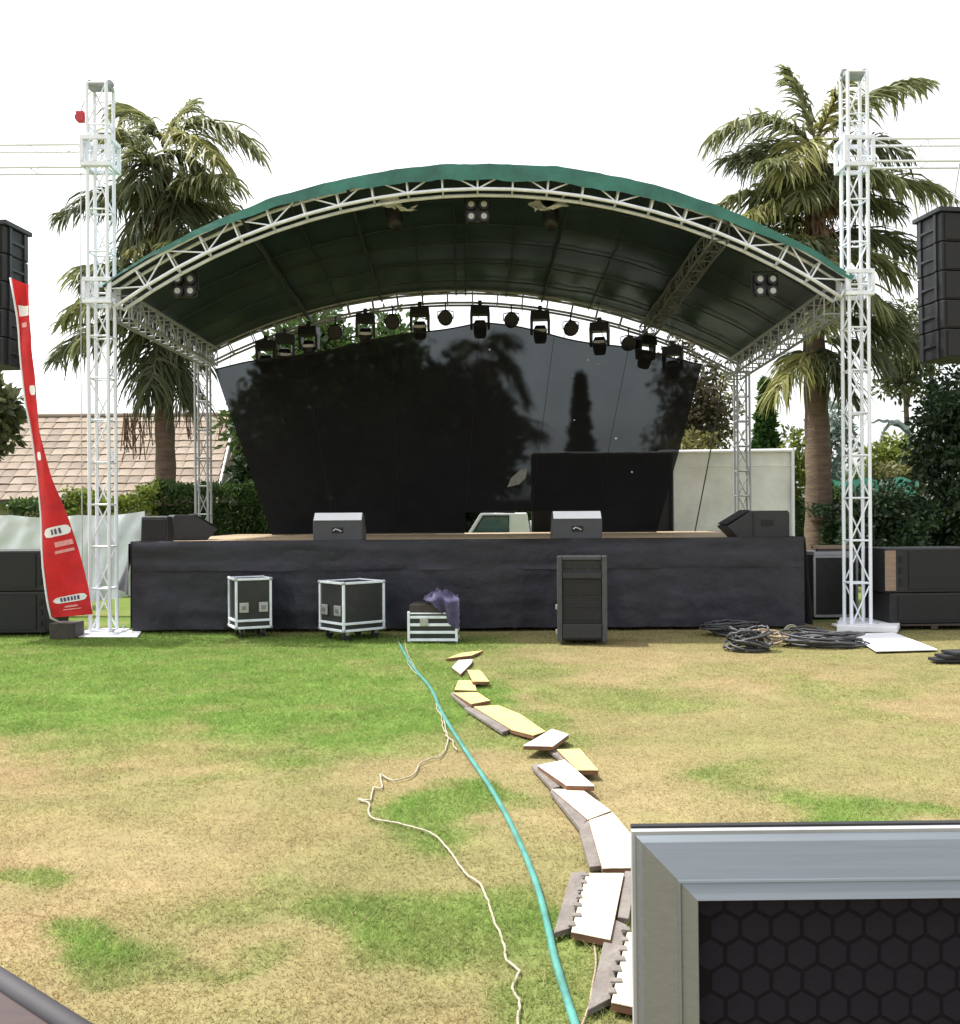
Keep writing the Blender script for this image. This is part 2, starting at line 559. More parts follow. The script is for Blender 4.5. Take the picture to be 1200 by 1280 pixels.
bc[pale] = bc[pale] * .4 + np.array((.36, .31, .16)) * .6
bc = np.repeat(bc[:, None, :], 3, 1).reshape(-1, 3)
grass = np_obj('grass', bv.reshape(-1, 3), np.arange(n * 3).reshape(n, 3), attr_mat('grass_blades', .9, .5), tint=np.clip(bc * 1.42, 0, .8))
grass['kind'] = 'stuff'
tag(grass, 'short mown grass, part green and part dried straw yellow, covering the lawn', 'grass')

# ================================================================== TRUSSES
YF, YR = 13.0, 18.2
def lattice(root, c, nrm_pairs, m, r, world=True, step=1):
    pass

def box_truss(root, path, side, upv, w, h, m, rc=.026, rl=.012, every=1, diag='x', faces=(0, 1, 2, 3)):
    """path: list of points of the truss axis; side/upv: functions i->unit vectors; 4 chords + rungs + diagonals, all parts of root (world coordinates)"""
    n = len(path)
    cs = [[], [], [], []]
    for i, p in enumerate(path):
        s, uu = side(i) * (w / 2), upv(i) * (h / 2)
        for k, (a, b) in enumerate(((-1, -1), (1, -1), (1, 1), (-1, 1))):
            cs[k].append(p + s * a + uu * b)
    straight = n > 2 and all((cs[0][i + 1] - cs[0][i]).normalized().dot((cs[0][1] - cs[0][0]).normalized()) > .99999 for i in range(n - 1))
    for c in cs:
        if straight or n == 2:
            bar('chord', c[0], c[-1], rc, m, root, True, 10)
        else:
            part('chord', MB().tube(c, rc, 8), m, root, True, True)
    for i in range(0, n, every):
        for k in range(4):
            bar('rung', cs[k][i], cs[(k + 1) % 4][i], rl * 1.15, m, root, True, 6)
    for i in range(n - 1):
        for k in range(4):
            if k not in faces:
                continue
            a, b = cs[k], cs[(k + 1) % 4]
            if diag == 'x' and k in (0, 2):
                bar('brace', a[i], b[i + 1], rl, m, root, True, 6)
                bar('brace', b[i], a[i + 1], rl, m, root, True, 6)
            else:
                if i % 2 == 0:
                    bar('brace', a[i], b[i + 1], rl, m, root, True, 6)
                else:
                    bar('brace', b[i], a[i + 1], rl, m, root, True, 6)
    return cs

X, Y_, Z = Vector((1, 0, 0)), Vector((0, 1, 0)), Vector((0, 0, 1))
CORNER = {-1: W(130, 366, YF), 1: W(1070, 356, YF)}
def tower(sgn, x_px, y_top, y_bot, label, m):
    top = W(x_px, y_top, YF); 
    x = top.x
    x = W(x_px, (y_top + y_bot) / 2, YF).x
    rt = thing('truss_tower', label, 'truss tower', (x, YF, 0), 0, 'front truss towers')
    nseg = 13
    zs = [0.05 + (top.z - .05) * i / nseg for i in range(nseg + 1)]
    path = [Vector((x, YF, z)) for z in zs]
    box_truss(rt, path, lambda i: X, lambda i: Y_, .25, .25, m, .023, .011, diag='z', faces=(0, 2))
    part('base_plate', MB().box((0, 0, .03), (.50, .50, .03)), M['plate'], rt, bevel=.004)
    # top head block with pulley wheels
    tb = part('top_head', MB().box((0, 0, top.z - .01), (.30, .20, .05)), M['alu_back'], rt, bevel=.006)
    for dx in (-.13, .13):
        part('pulley', MB().tube([(dx, -.03, top.z + .03), (dx, .03, top.z + .03)], .045, 14), M['alu_back'], tb)
    # sleeve blocks that ride on the tower: welded frames of flat bar
    for zc, hh, ww in ((CORNER[sgn].z, .28, .37), (W(x_px, 194, YF).z, .34, .39)):
        sb = part('sleeve_block', MB().box((0, -ww / 2 + .02, zc), (.05, .035, hh - .06)), m, rt, bevel=.004)
        for yy in (-ww / 2 + .02, ww / 2 - .02):
            for xx in (-ww / 2 + .02, ww / 2 - .02):
                part('sleeve_post', MB().box((xx, yy, zc), (.045, .045, hh - .06)), m, sb)
        for zq in (zc - hh / 2, zc + hh / 2):
            for yy in (-ww / 2 + .02, ww / 2 - .02):
                part('sleeve_bar', MB().box((0, yy, zq), (ww, .04, .055)), m, sb, bevel=.004)
            for xx in (-ww / 2 + .02, ww / 2 - .02):
                part('sleeve_bar', MB().box((xx, 0, zq), (.04, ww - .082, .055)), m, sb, bevel=.004)
    # levelling feet
    for dx in (-.19, .19):
        for dy in (-.19, .19):
            part('levelling_foot', MB().tube([(dx, dy, 0), (dx, dy, .09)], .018, 8), M['steel'], rt)
    return rt
TWL = tower(-1, 127.5, 108, 793, 'tall silver truss tower left of the stage beside the red banner', M['alu'])
TWR = tower(1, 1069.5, 94, 783, 'tall silver truss tower right of the stage beside the white sheets', M['alu'])

def rear_tower(px, py_top, label):
    t = W(px, py_top, YR)
    rt = thing('truss_tower', label, 'truss tower', (t.x, YR, 0), 0, 'rear truss towers')
    nseg = 9
    path = [Vector((t.x, YR, .03 + (t.z - .03) * i / nseg)) for i in range(nseg + 1)]
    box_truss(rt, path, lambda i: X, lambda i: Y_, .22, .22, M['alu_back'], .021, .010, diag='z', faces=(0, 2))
    part('base_plate', MB().box((0, 0, .02), (.5, .5, .03)), M['plate'], rt)
    return rt
rear_tower(253, 432, 'shorter silver truss tower at the back left corner of the stage roof')
rear_tower(927, 465, 'shorter silver truss tower at the back right corner of the stage roof')

# ---- roof: arches, side beams, ribs, tarpaulin: one thing
def arc(p0, p1, apex, n):
    """circular arch through p0, apex (mid), p1 lying in a vertical plane"""
    mid = (p0 + p1) / 2
    half = (p1 - p0).length / 2
    e = (p1 - p0).normalized()
    rise = apex.z - mid.z
    rad = (half * half + rise * rise) / (2 * rise)
    a = math.asin(min(1, half / rad))
    pts = []
    for i in range(n + 1):
        t = -a + 2 * a * i / n
        pts.append(mid + e * (rad * math.sin(t)) + Z * (rad * math.cos(t) - (rad - rise)))
    return pts
roof = thing('stage_roof', 'arched stage roof of green tarpaulin over silver trusses above the stage', 'stage roof', (0, (YF + YR) / 2, 0))
NA = 22
f_lo0, f_lo1, f_loA = W(150, 385, YF), W(1046, 374, YF), W(600, 240, YF)
fr_lo = arc(f_lo0, f_lo1, f_loA, NA)
rr_lo = arc(W(264, 455, YR), W(918, 468, YR), W(600, 380, YR), NA)
def arch_frame(pts):
    def upv(i):
        t = (pts[min(i + 1, len(pts) - 1)] - pts[max(i - 1, 0)]).normalized()
        return Vector((-t.z, 0, t.x)).normalized()
    return upv
fu = arch_frame(fr_lo)
fmid = [p + fu(i) * .13 for i, p in enumerate(fr_lo)]
box_truss(roof, fmid, lambda i: Y_, fu, .26, .26, M['alu'], .024, .011, diag='z', faces=(3,))
ru = arch_frame(rr_lo)
rmid = [p + ru(i) * .11 for i, p in enumerate(rr_lo)]
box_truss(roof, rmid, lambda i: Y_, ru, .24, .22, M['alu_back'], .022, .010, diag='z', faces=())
for a, b in ((W(152, 384, YF + .15), W(262, 446, YR - .15)), (W(1043, 378, YF + .15), W(916, 464, YR - .15))):
    nseg = 13
    path = [a.lerp(b, i / nseg) for i in range(nseg + 1)]
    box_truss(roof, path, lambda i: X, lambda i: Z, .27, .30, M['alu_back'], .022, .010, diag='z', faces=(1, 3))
# tarpaulin: lofted between the two arches, wrinkled, draped over the front chord
f_top = [p + fu(i) * .30 for i, p in enumerate(fr_lo)]
r_top = [p + ru(i) * .26 for i, p in enumerate(rr_lo)]
def tarp_pt(s, t, lift=0.0):
    i = min(int(s * NA), NA - 1); k = s * NA - i
    a = f_top[i].lerp(f_top[i + 1], k); b = r_top[i].lerp(r_top[i + 1], k)
    a = a + Vector((0, -.17, 0)); b = b + Vector((0, .2, 0))
    p = a.lerp(b, t)
    sag = -.05 * math.sin(math.pi * ((t * 4) % 1)) * (1 if .02 < t < .98 else 0)
    wr = (float(fbm(s * 30, t * 6, 5)) - .5) * .05
    return p + Vector((0, 0, sag * .6 + wr + lift))
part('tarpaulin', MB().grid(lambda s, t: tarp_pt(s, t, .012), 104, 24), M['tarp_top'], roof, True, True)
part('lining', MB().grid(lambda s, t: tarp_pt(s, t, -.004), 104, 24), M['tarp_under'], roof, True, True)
def val_pt(s, t):
    p = tarp_pt(s, 0, .012)
    w = .025 + .17 * math.sin(math.pi * min(max(s, 0), 1)) ** 1.3 + .05 * s
    d = w * t * (1 + .25 * (float(fbm(s * 22, 2.5, 8)) - .5) * 2)
    i = min(int(s * NA), NA)
    return p - fu(min(i, NA)) * d + Vector((0, -.012 - .03 * t * float(fbm(s * 40, 1, 3)), 0))
part('front_valance', MB().grid(val_pt, 130, 3), M['tarp_top'], roof, True, True)
# seams and pipe ribs below the lining, front to back
for s, rr_, m_ in ((.335, .022, M['seam']), (.47, .014, M['seam']), (.487, .014, M['seam']), (.625, .022, M['seam']), (.41, .010, M['seam']), (.56, .010, M['seam']), (.26, .010, M['seam']), (.71, .010, M['seam'])):
    part('roof_rib', MB().tube([tarp_pt(s, t / 12, -.06) for t in range(13)], rr_, 6), m_, roof, True, True)
for t in (.17, .34, .5, .66, .83):
    part('purlin', MB().tube([tarp_pt(s / 40, t, -.045) for s in range(41)], .011, 6), M['seam'], roof, True, True)
part('roof_rib', MB().tube([tarp_pt(.2, t / 12, -.10) for t in range(13)], .035, 8), M['seam'], roof, True, True)
for s in (.815,):
    path = [tarp_pt(s, .03 + .94 * t / 12, -.22) for t in range(13)]
    box_truss(roof, path, lambda i: X, lambda i: Z, .22, .22, M['dull_rib'] if s > .5 else M['seam'], .018, .009, diag='z')

# ---- crossbars that carry the loudspeaker arrays
def crossbar(x_in, px_in, sgn, py, label):
    z = W(px_in, py, YF).z
    rt = thing('crossbar_truss', label, 'truss', (x_in, YF, z - .16), 0, 'loudspeaker crossbars')
    n = 6
    path = [Vector((x_in + sgn * .72 * i, YF, z)) for i in range(n + 1)]
    s_ = box_truss(rt, path, lambda i: Y_, lambda i: Z, .26, .29, M['alu'], .017, .007, diag='z', faces=(3,))
    return path
xl = W(127.5, 199, YF).x - .17
xr = W(1069.5, 192, YF).x + .17
crossbar(xl, 100, -1, 199, 'thin silver truss reaching out left above the loudspeaker array')
crossbar(xr, 1095, 1, 192, 'thin silver truss reaching out right above the loudspeaker array')

# chain hoist on the left tower
c0 = W(103, 148, YF)
h = thing('chain_hoist', 'small red chain hoist hanging at the top of the left tower', 'hoist', (c0.x, YF - .05, c0.z - .1))
part('hoist_body', MB().box((0, 0, .1), (.10, .10, .13)).tube([(-.07, 0, .1), (.07, 0, .1)], .045, 10), M['red_hoist'], h, bevel=.01)
part('hook', MB().tube([(0, 0, .16), (.02, 0, .24), (.10, 0, .40), (.13, 0, .42)], .009, 6), M['steel'], h)
part('chain', MB().tube([(0, 0, .04), (-.01, 0, -1.2), (-.03, .02, -3.2), (-.02, 0, -6.0)], .007, 6), M['steel'], h)

# ================================================================== STAGE
ZD = 1.186
YS = 13.14
XL, XRR = W(166, 700, YS).x, W(1004, 700, YS).x
stage = thing('stage', 'low stage with plywood deck and long black cloth skirt', 'stage', ((XL + XRR) / 2, YS + 2.7, 0))
nd = 7
YB = YR + .6
for i in range(nd):
    for j in range(4):
        x0 = XL + (XRR - XL) * i / nd; x1 = XL + (XRR - XL) * (i + 1) / nd
        y0 = YS + .02 + (YB - YS) * j / 4; y1 = YS + .02 + (YB - YS) * (j + 1) / 4
        part('deck_panel', MB().box(((x0 + x1) / 2, (y0 + y1) / 2, ZD - .03 + .002 * ((i + j) % 2)), (x1 - x0 - .008, y1 - y0 - .008, .06)), M['deck'], stage, True)
part('edge_rail', MB().box(((XL + XRR) / 2, YS - .012, ZD - .02), (XRR - XL, .05, .055)), M['dark_grey'], stage, True, bevel=.006)
for i in range(8):
    for j in range(3):
        bar('deck_leg', (XL + .1 + (XRR - XL - .2) * i / 7, YS + .25 + (YB - YS - .5) * j / 2, 0), (XL + .1 + (XRR - XL - .2) * i / 7, YS + .25 + (YB - YS - .5) * j / 2, ZD - .06), .03, M['steel'], stage, True)
def skirt_pt(s, t, x0, x1, ztop, zbot, seed, amp=.03, yo=0.0):
    x = x0 + (x1 - x0) * s
    fold = math.sin(x * 7 + 1.3 * math.sin(x * 2.1 + seed)) * .5 + (float(fbm(x * 3.1, t * 1.2, seed)) - .5) * 2.2
    hz = (float(fbm(x * .8, t * 5, seed + 3)) - .5) * .05
    y = YS - .045 - yo - amp * fold * (.25 + .9 * t) - hz
    zb = zbot + .03 * float(fbm(x * 2.2, 0, seed + 9))
    return (x, y, ztop + (zb - ztop) * t)
part('skirt', MB().grid(lambda s, t: skirt_pt(s, t, XL, XRR, ZD + .012, .02, 3), 260, 26), M['skirt'], stage, True, True)
part('skirt_upper_band', MB().grid(lambda s, t: skirt_pt(s, t, XL + .02, XRR - .02, ZD + .014, ZD - .40, 14, .010, .018), 220, 8), M['skirt'], stage, True, True)
def side_skirt(xx, seed, sg):
    def fn(s, t):
        y = YS - .03 + (YB - YS) * s
        return (xx + sg * (.02 + .05 * t * math.sin(y * 6 + seed) + .05 * t), y, ZD + .01 + (.03 - ZD) * t)
    return MB().grid(fn, 80, 8)
part('skirt', side_skirt(XL, 2, -1), M['skirt'], stage, True, True)
part('skirt', side_skirt(XRR, 5, 1), M['skirt'], stage, True, True)
# loose corner flap at the left
a = W(163, 684, YS - .02)
part('skirt_flap', MB().grid(lambda s, t: (a.x - .02 - .16 * t * (1 - s) - .02 * math.sin(9 * s) - .14 * (1 - s) * t, YS - .02 + .35 * (1 - s), ZD - .02 - (.60 + .08 * s) * t), 10, 12), M['skirt'], stage, True, True)

# ---- backdrop net
YBK = 17.55
bk = thing('backdrop', 'black see-through mesh backdrop stretched across the back of the stage', 'backdrop', (W(600, 668, YBK).x, YBK, ZD))
tl, ap, tr_ = W(268, 462, YBK), W(600, 402, YBK), W(878, 454, YBK)
bl, br = W(340, 672, YBK), W(821, 672, YBK)
op0, op1, opz = W(581, 660, YBK).x, W(692, 660, YBK).x, W(640, 640, YBK).z
def bk_pt(s, t):
    if s < .5:
        top = tl.lerp(ap, s * 2)
    else:
        top = ap.lerp(tr_, s * 2 - 1)
    bot = bl.lerp(br, s)
    bot = Vector((bot.x, YBK, ZD + .005))
    p = bot.lerp(top, t)
    p.z += .03 * math.sin(s * 24) * t * (0 if t < .99 else 1)
    p.y += .04 * math.sin(s * 30 + 2 * t) * (1 - abs(2 * t - 1)) + (float(fbm(s * 9, t * 4, 31)) - .5) * .10
    return p
gm = MB().grid(bk_pt, 160, 80)
inv = rootmat(bk).inverted()
keepf = []
for fc in gm.f:
    c = sum((gm.v[i] for i in fc), Vector()) / 4
    if not (op0 < c.x < op1 and c.z < opz):
        keepf.append(fc)
gm.f = keepf
part('mesh_cloth', gm, M['net'], bk, True, True)
part('top_hem', MB().tube([bk_pt(i / 60, 1) + Vector((0, -.01, .0)) for i in range(61)], .014, 6), M['blackcloth'], bk, True, True)
for i in range(11):
    s = .03 + .94 * i / 10
    p = bk_pt(s, 1)
    # lacing up to the rear arch
    tgt = min(rmid, key=lambda q: abs(q.x - p.x))
    part('lacing', MB().tube([p, Vector((p.x * .5 + tgt.x * .5, (p.y + tgt.y) / 2, (p.z + tgt.z) / 2)), tgt - Z * .1], .006, 5), M['blackcloth'], bk, True)
for k_ in range(1, 6):
    part('sewn_seam', MB().tube([bk_pt(k_ / 6, .12 + .88 * t / 20) + Vector((0, -.012, 0)) for t in range(21)], .004, 5), M['blackcloth'], bk, True)
for px, py, r_ in ((612, 437, .025), (735, 450, .022), (718, 525, .018), (770, 548, .028), (748, 455, .014), (790, 590, .022), (716, 470, .012)):  # pale discs painting the light that shows through small holes
    p = W(px, py, YBK - .10)
    part('light_dot', MB().tube([p, p + Vector((0, .012, 0))], r_ * .7, 10), M['canvas'], bk, True)
pp = [W(x, y, YBK - .09) for x, y in ((634, 609), (639, 597), (651, 587), (659, 586), (657, 598), (648, 606))]
part('tear_light', MB().prism(pp, (0, .015, 0)), M['tear_grey'], bk, True)  # solid piece painting the light seen through a torn opening

# ---- loudspeakers on stage
def wedge_monitor(name, label, loc, rz, w=.66, h=.36, d=.46, group='floor monitors', logo=True, m='grey_paint'):
    rt = thing(name, label, 'loudspeaker', loc, rz, group)
    # cross-section: audience side (front, -y) upright, short sloped shoulder, long sloped grille facing the stage
    prof = [(-d / 2, 0), (-d / 2, h * .74), (-d / 2 + .11, h), (-d / 2 + .20, h), (d / 2, h * .28), (d / 2, 0)]
    part('cabinet', MB().prism([(-w / 2, y, z) for y, z in prof], (w, 0, 0)), M[m], rt, bevel=.012)
    part('top_cap', MB().prism([(-w / 2 + .012, -d / 2 - .006, h * .745), (w / 2 - .012, -d / 2 - .006, h * .745), (w / 2 - .012, -d / 2 + .108, h + .006), (-w / 2 + .012, -d / 2 + .108, h + .006)], (0, -.004, .004)), M['plate'], rt)
    part('grille', MB().prism([(-w / 2 + .03, -d / 2 + .215, h - .008), (w / 2 - .03, -d / 2 + .215, h - .008), (w / 2 - .03, d / 2 - .01, h * .30), (-w / 2 + .03, d / 2 - .01, h * .30)], (0, .006, .012)), M['dark_grille'], rt)
    part('handle_recess', MB().box((0, -d / 2 - .003, h * .38), (.15, .012, .075)), M['dark_grille'], rt, bevel=.004)
    if logo:
        part('badge', MB().tube([(-.055, -d / 2 - .012, h * .36), (-.03, -d / 2 - .014, h * .42), (0, -d / 2 - .014, h * .40), (.05, -d / 2 - .012, h * .33)], .011, 6), M['steel'], rt)
    return rt
p = W(423.5, 672, 13.42); wedge_monitor('floor_monitor', 'grey wedge monitor with pale top on the stage edge left of centre', (p.x, 13.55, ZD), 0)
p = W(721, 672, 13.42); wedge_monitor('floor_monitor', 'grey wedge monitor with pale top on the stage edge right of centre', (p.x, 13.55, ZD), 0)

def side_wedge(name, label, loc, rz, w=.46, L=.86, h=.36):
    """wedge seen from its side: pointed end to -x"""
    rt = thing(name, label, 'loudspeaker', loc, rz, 'floor monitors')
    prof = [(-L / 2, h * .42), (-L / 2 + .33, h), (L / 2 - .02, h), (L / 2, h * .9), (L / 2, 0), (-L / 2 + .15, 0)]
    part('cabinet', MB().prism([(x, -w / 2, z) for x, z in prof], (0, w, 0)), M['dark_grey'], rt, bevel=.012)
    part('grille', MB().prism([(-L / 2 + .01, -w / 2 + .03, h * .45 + .02), (-L / 2 + .01, w / 2 - .03, h * .45 + .02), (-L / 2 + .32, w / 2 - .03, h + .004), (-L / 2 + .32, -w / 2 + .03, h + .004)], (-.006, 0, .008)), M['dark_grille'], rt)
    part('handle_recess', MB().box((.12, -w / 2 - .003, h * .55), (.16, .012, .08)), M['dark_grille'], rt, bevel=.003)
    part('corner_strip', MB().box((-L / 2 + .36, -w / 2 - .003, h * .5), (.02, .012, h * .86)), M['black_paint'], rt)
    return rt
p = W(944, 673, 13.5); side_wedge('floor_monitor', 'dark wedge monitor with pointed end, at the right end of the stage', (p.x, 13.62, ZD), R(4))
p = W(240, 672, 14.2); side_wedge('floor_monitor', 'black wedge monitor tipped on the left end of the stage', (p.x - .02, 14.3, ZD), R(-152), .42, .62, .36)
p = W(193, 672, 13.45)
cb = thing('loudspeaker', 'black box loudspeaker on the left front corner of the stage', 'loudspeaker', (p.x, 13.58, ZD), R(5))
part('cabinet', MB().box((0, 0, .165), (.36, .36, .33), taper=(.96, .9)), M['black_paint'], cb, bevel=.012)
part('top_plate', MB().box((0, .0, .336), (.32, .30, .014)), M['alu_back'], cb, bevel=.003)
part('grille', MB().box((0, -.178, .165), (.31, .014, .27), rot=None), M['dark_grille'], cb, bevel=.004)

# ---- lights on the rear arch
def moving_head(label, loc, tilt=0.0, spin=0.0, scale=1.0, first=[None]):
    rt = thing('moving_head_light', label, 'stage light', loc, spin, 'moving head lights on the roof truss')
    part('base', MB().box((0, 0, -.09), (.36, .26, .16), taper=(.92, .9)), M['light_body'], rt, bevel=.012)
    part('clamp', MB().box((0, 0, .04), (.07, .07, .10)), M['light_body'], rt)
    for sx in (-1, 1):
        part('yoke_arm', MB().box((sx * .155, 0, -.29), (.045, .13, .27), taper=(1.15, 1.3)), M['light_body'], rt, bevel=.01)
    q = Matrix.Rotation(tilt, 3, 'X')
    prof = [(.10, .085), (.04, .118), (-.06, .125), (-.15, .115), (-.21, .10)]
    hc = Vector((0, 0, -.36))
    body = MB().tube([hc + q @ Vector((0, 0, z)) for z, _ in prof], [r for _, r in prof], 14)
    hd = part('head', body, M['light_body'], rt, smooth=True)
    part('lens', MB().tube([hc + q @ Vector((0, 0, -.205)), hc + q @ Vector((0, 0, -.225))], .085, 14), M['lens'], hd)
    part('trim_ring', MB().tube([hc + q @ Vector((0, 0, -.015)), hc + q @ Vector((0, 0, .035))], .127, 14), M['plate'], hd)
    return rt
def chord_z(x, pts=rr_lo):
    for a_, b_ in zip(pts, pts[1:]):
        if a_.x <= x <= b_.x:
            return a_.z + (b_.z - a_.z) * (x - a_.x) / (b_.x - a_.x)
    return pts[0].z
YL = YR - .12
mh = [(333, 0, 'leftmost moving head light on the rear roof truss'), (356, .3, 'moving head light second from the left on the rear truss'), (387, -.2, 'moving head light third from the left on the rear truss'),
      (457, .1, 'moving head light fourth from the left on the rear truss'), (525, 0, 'moving head light fifth from the left on the rear truss'), (600, 0, 'moving head light at the crown of the rear truss'),
      (675, -.1, 'moving head light just right of the rear truss crown'), (749, -.25, 'moving head light third from the right on the rear truss'), (806, .5, 'moving head light second from the right, beside the dark roof rib'), (840, -.4, 'rightmost moving head light on the rear roof truss')]
for px, tl_, lab in mh:
    x = W(px, 400, YL).x
    moving_head(lab, (x, YL - .05, chord_z(x) - .06), R(12) + tl_ * .3, tl_)
pc = [(420, 'left small round par can between the moving heads'), (491, 'second small round par can from the left'), (557, 'small round par can left of the rear truss crown'), (639, 'small round par can right of the rear truss crown'), (713, 'second small round par can from the right'), (785, 'rightmost small round par can beside the roof rib')]
for px, lab in pc:
    x = W(px, 400, YL).x; z = chord_z(x)
    rt = thing('par_can', lab, 'stage light', (x, YL - .05, z - .05), 0, 'par cans on the rear roof truss')
    part('yoke', MB().tube([(0, 0, .04), (0, 0, -.10)], .014, 6).tube([(-.14, 0, -.25), (-.14, 0, -.12), (0, 0, -.09), (.14, 0, -.12), (.14, 0, -.25)], .011, 6), M['light_body'], rt)
    can = part('can', MB().tube([(0, .16, -.22), (0, .10, -.235), (0, -.06, -.25), (0, -.11, -.255)], [.07, .125, .135, .135], 14), M['light_body'], rt, smooth=True)
    part('lens', MB().tube([(0, -.10, -.254), (0, -.114, -.256)], .12, 14), M['lens'], can)
# four-lamp blinders
for px, py, lab in ((231, 357, 'four-lamp blinder light hanging under the left of the roof'), (597, 264, 'four-lamp blinder light hanging under the roof crown'), (957, 357, 'four-lamp blinder light hanging under the right of the roof')):
    c = W(px, py, YF + .32)
    rt = thing('blinder_light', lab, 'stage light', c, 0, 'four-lamp blinder lights')
    part('housing', MB().box((0, .05, 0), (.30, .07, .30)), M['light_body'], rt, bevel=.01)
    part('hanger', MB().tube([(-.17, .04, -.05), (-.17, .04, .19), (.17, .04, .19), (.17, .04, -.05)], .010, 6).tube([(0, .04, .19), (0, .0, .34)], .012, 6), M['light_body'], rt)
    for i, (dx, dz) in enumerate(((-.085, .08), (.085, .08), (-.085, -.08), (.085, -.08))):
        l_ = part('lamp', MB().tube([(dx, .02, dz), (dx, -.05, dz)], .072, 14), M['light_body'], rt, smooth=False)
        part('reflector', MB().tube([(dx, -.045, dz), (dx, -.056, dz)], .040, 14), M['pearl'], l_)
# lights behind the front arch; white sheets added to stand in for glare
for k, (px, py, lab) in enumerate(((493, 268, 'roof light with a white glare sheet left of the roof crown'), (690, 268, 'roof light with a white glare sheet right of the roof crown'))):
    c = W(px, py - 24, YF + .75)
    rt = thing('roof_light', lab, 'stage light', c, .4 - .8 * k, 'roof lights with glare sheets')
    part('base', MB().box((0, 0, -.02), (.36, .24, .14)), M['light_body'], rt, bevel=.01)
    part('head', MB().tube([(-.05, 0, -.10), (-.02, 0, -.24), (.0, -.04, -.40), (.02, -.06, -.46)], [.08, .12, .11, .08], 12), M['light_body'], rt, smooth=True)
    part('glare_sheet', MB().grid(lambda s, t: (-.24 + .48 * s + .05 * math.sin(7 * t + k), -.15 - .05 * math.sin(9 * s + 5 * t), -.26 + .10 * t * (1 + math.sin(6 * s + 2 * k)) + .05 * float(fbm(s * 6, t * 5, 3 + k))), 16, 8), M['glare_mat'], rt, smooth=True)

# ================================================================== PA arrays and subs
def line_array(px_c, px_w, py0, py1, label, face_rz, inner):
    c = W(px_c, py0, YF)
    z1 = W(px_c, py1, YF).z
    n = 5
    hh = (c.z - z1) / n
    w = px_w * YF / F
    rt = thing('speaker_array', label, 'speaker array', (c.x, YF - .05, z1), face_rz, 'hanging loudspeaker arrays')
    for i in range(n):
        zc = hh * (n - i - .5)
        yo = -.004 * i * i * .5
        wz = w * (1 - .004 * i)
        cab = part('cabinet', MB().box((0, yo, zc), (wz, .55, hh - .012), taper=(1.0, 1.0)), M['black_paint'], rt, bevel=.01)
        part('grille', MB().box((0, yo - .283, zc), (wz - .09, .018, hh - .05)), M['dark_grille'], cab)
        for sx in (-1, 1):
            part('side_rail', MB().box((sx * (wz / 2 + .012), yo - .16, zc), (.022, .05, hh - .02)).box((sx * (wz / 2 + .012), yo + .17, zc), (.022, .05, hh - .02)).box((sx * (wz / 2 + .012), yo, zc), (.018, .3, .03)), M['dark_grey'], cab)
    part('flying_bar', MB().box((0, 0, hh * n + .03), (w + .08, .62, .06)), M['dark_grey'], rt, bevel=.008)
    zt = W(px_c, 206, YF).z - z1
    for dx in (-.3, .3):
        part('chain', MB().tube([(dx, 0, hh * n + .05), (dx * .6, 0, zt)], .010, 6), M['steel'], rt)
    return rt
line_array(-30, 112, 292, 462, 'black hanging loudspeaker array at the left edge behind the red banner', R(-6), 1)
line_array(1214, 120, 276, 453, 'black hanging loudspeaker array at the right edge with ribbed side', R(8), -1)

def sub(label, x0, x1, z0, z1, y, rz=0.0, woodside=False):
    w, hh = x1 - x0, z1 - z0
    rt = thing('subwoofer', label, 'subwoofer', ((x0 + x1) / 2, y, z0), rz, 'ground stacked subwoofers')
    part('cabinet', MB().box((0, 0, hh / 2), (w, .75, hh - .008)), M['black_paint'], rt, bevel=.01)
    if woodside:
        part('bare_wood_side', MB().box((-w / 2 + .05, -.379, hh / 2), (.14, .012, hh - .06)), M['wood'], rt)
    part('grille', MB().box((.08 if woodside else 0, -.381, hh / 2), (w - (.42 if woodside else .22), .016, hh - .09)), M['dark_grille'], rt, bevel=.003)
    for sx in ((1,) if not woodside else (-1,)):
        xx = w / 2 - .06 if sx > 0 else -w / 2 + .20
        for k in range(3):
            part('handle_slot', MB().box((xx, -.380, hh * (.25 + .25 * k)), (.05, .02, hh * .15)), M['dark_grille'], rt, bevel=.003)
    part('rim', MB().box((0, -.376, hh - .02), (w - .01, .014, .022)), M['dark_grey'], rt)
    return rt
zt, zm = W(30, 688, 12.9).z, W(30, 739, 12.9).z
xl0, xl1 = W(-62, 740, 12.9).x, W(57, 740, 12.9).x
sub('lower black subwoofer of the left stack behind the red banner', xl0, xl1, .03, zm, 13.25)
sub('upper black subwoofer of the left stack behind the red banner', xl0, xl1, zm, zt, 13.25)
zt, zm = W(1150, 685, 12.9).z, W(1150, 741, 12.9).z
xr0, xr1 = W(1106, 740, 12.9).x, W(1226, 740, 12.9).x
sub('lower black subwoofer of the right stack on a dark pallet', xr0 + .04, xr1, .07, zm, 13.3, R(3))
sub('upper subwoofer of the right stack with a bare wood side strip', xr0, xr1, zm, zt, 13.3, R(3), True)
pl = thing('pallet', 'dark low pallet under the right subwoofer stack', 'pallet', ((xr0 + xr1) / 2 + .02, 13.3, 0))
for i in range(4):
    part('slat', MB().box((0, -.33 + .22 * i, .055), (xr1 - xr0, .16, .022)), M['tray'], pl)
for sx in (-.5, 0, .5):
    part('runner', MB().box((sx, 0, .022), (.09, .8, .042)), M['tray'], pl)

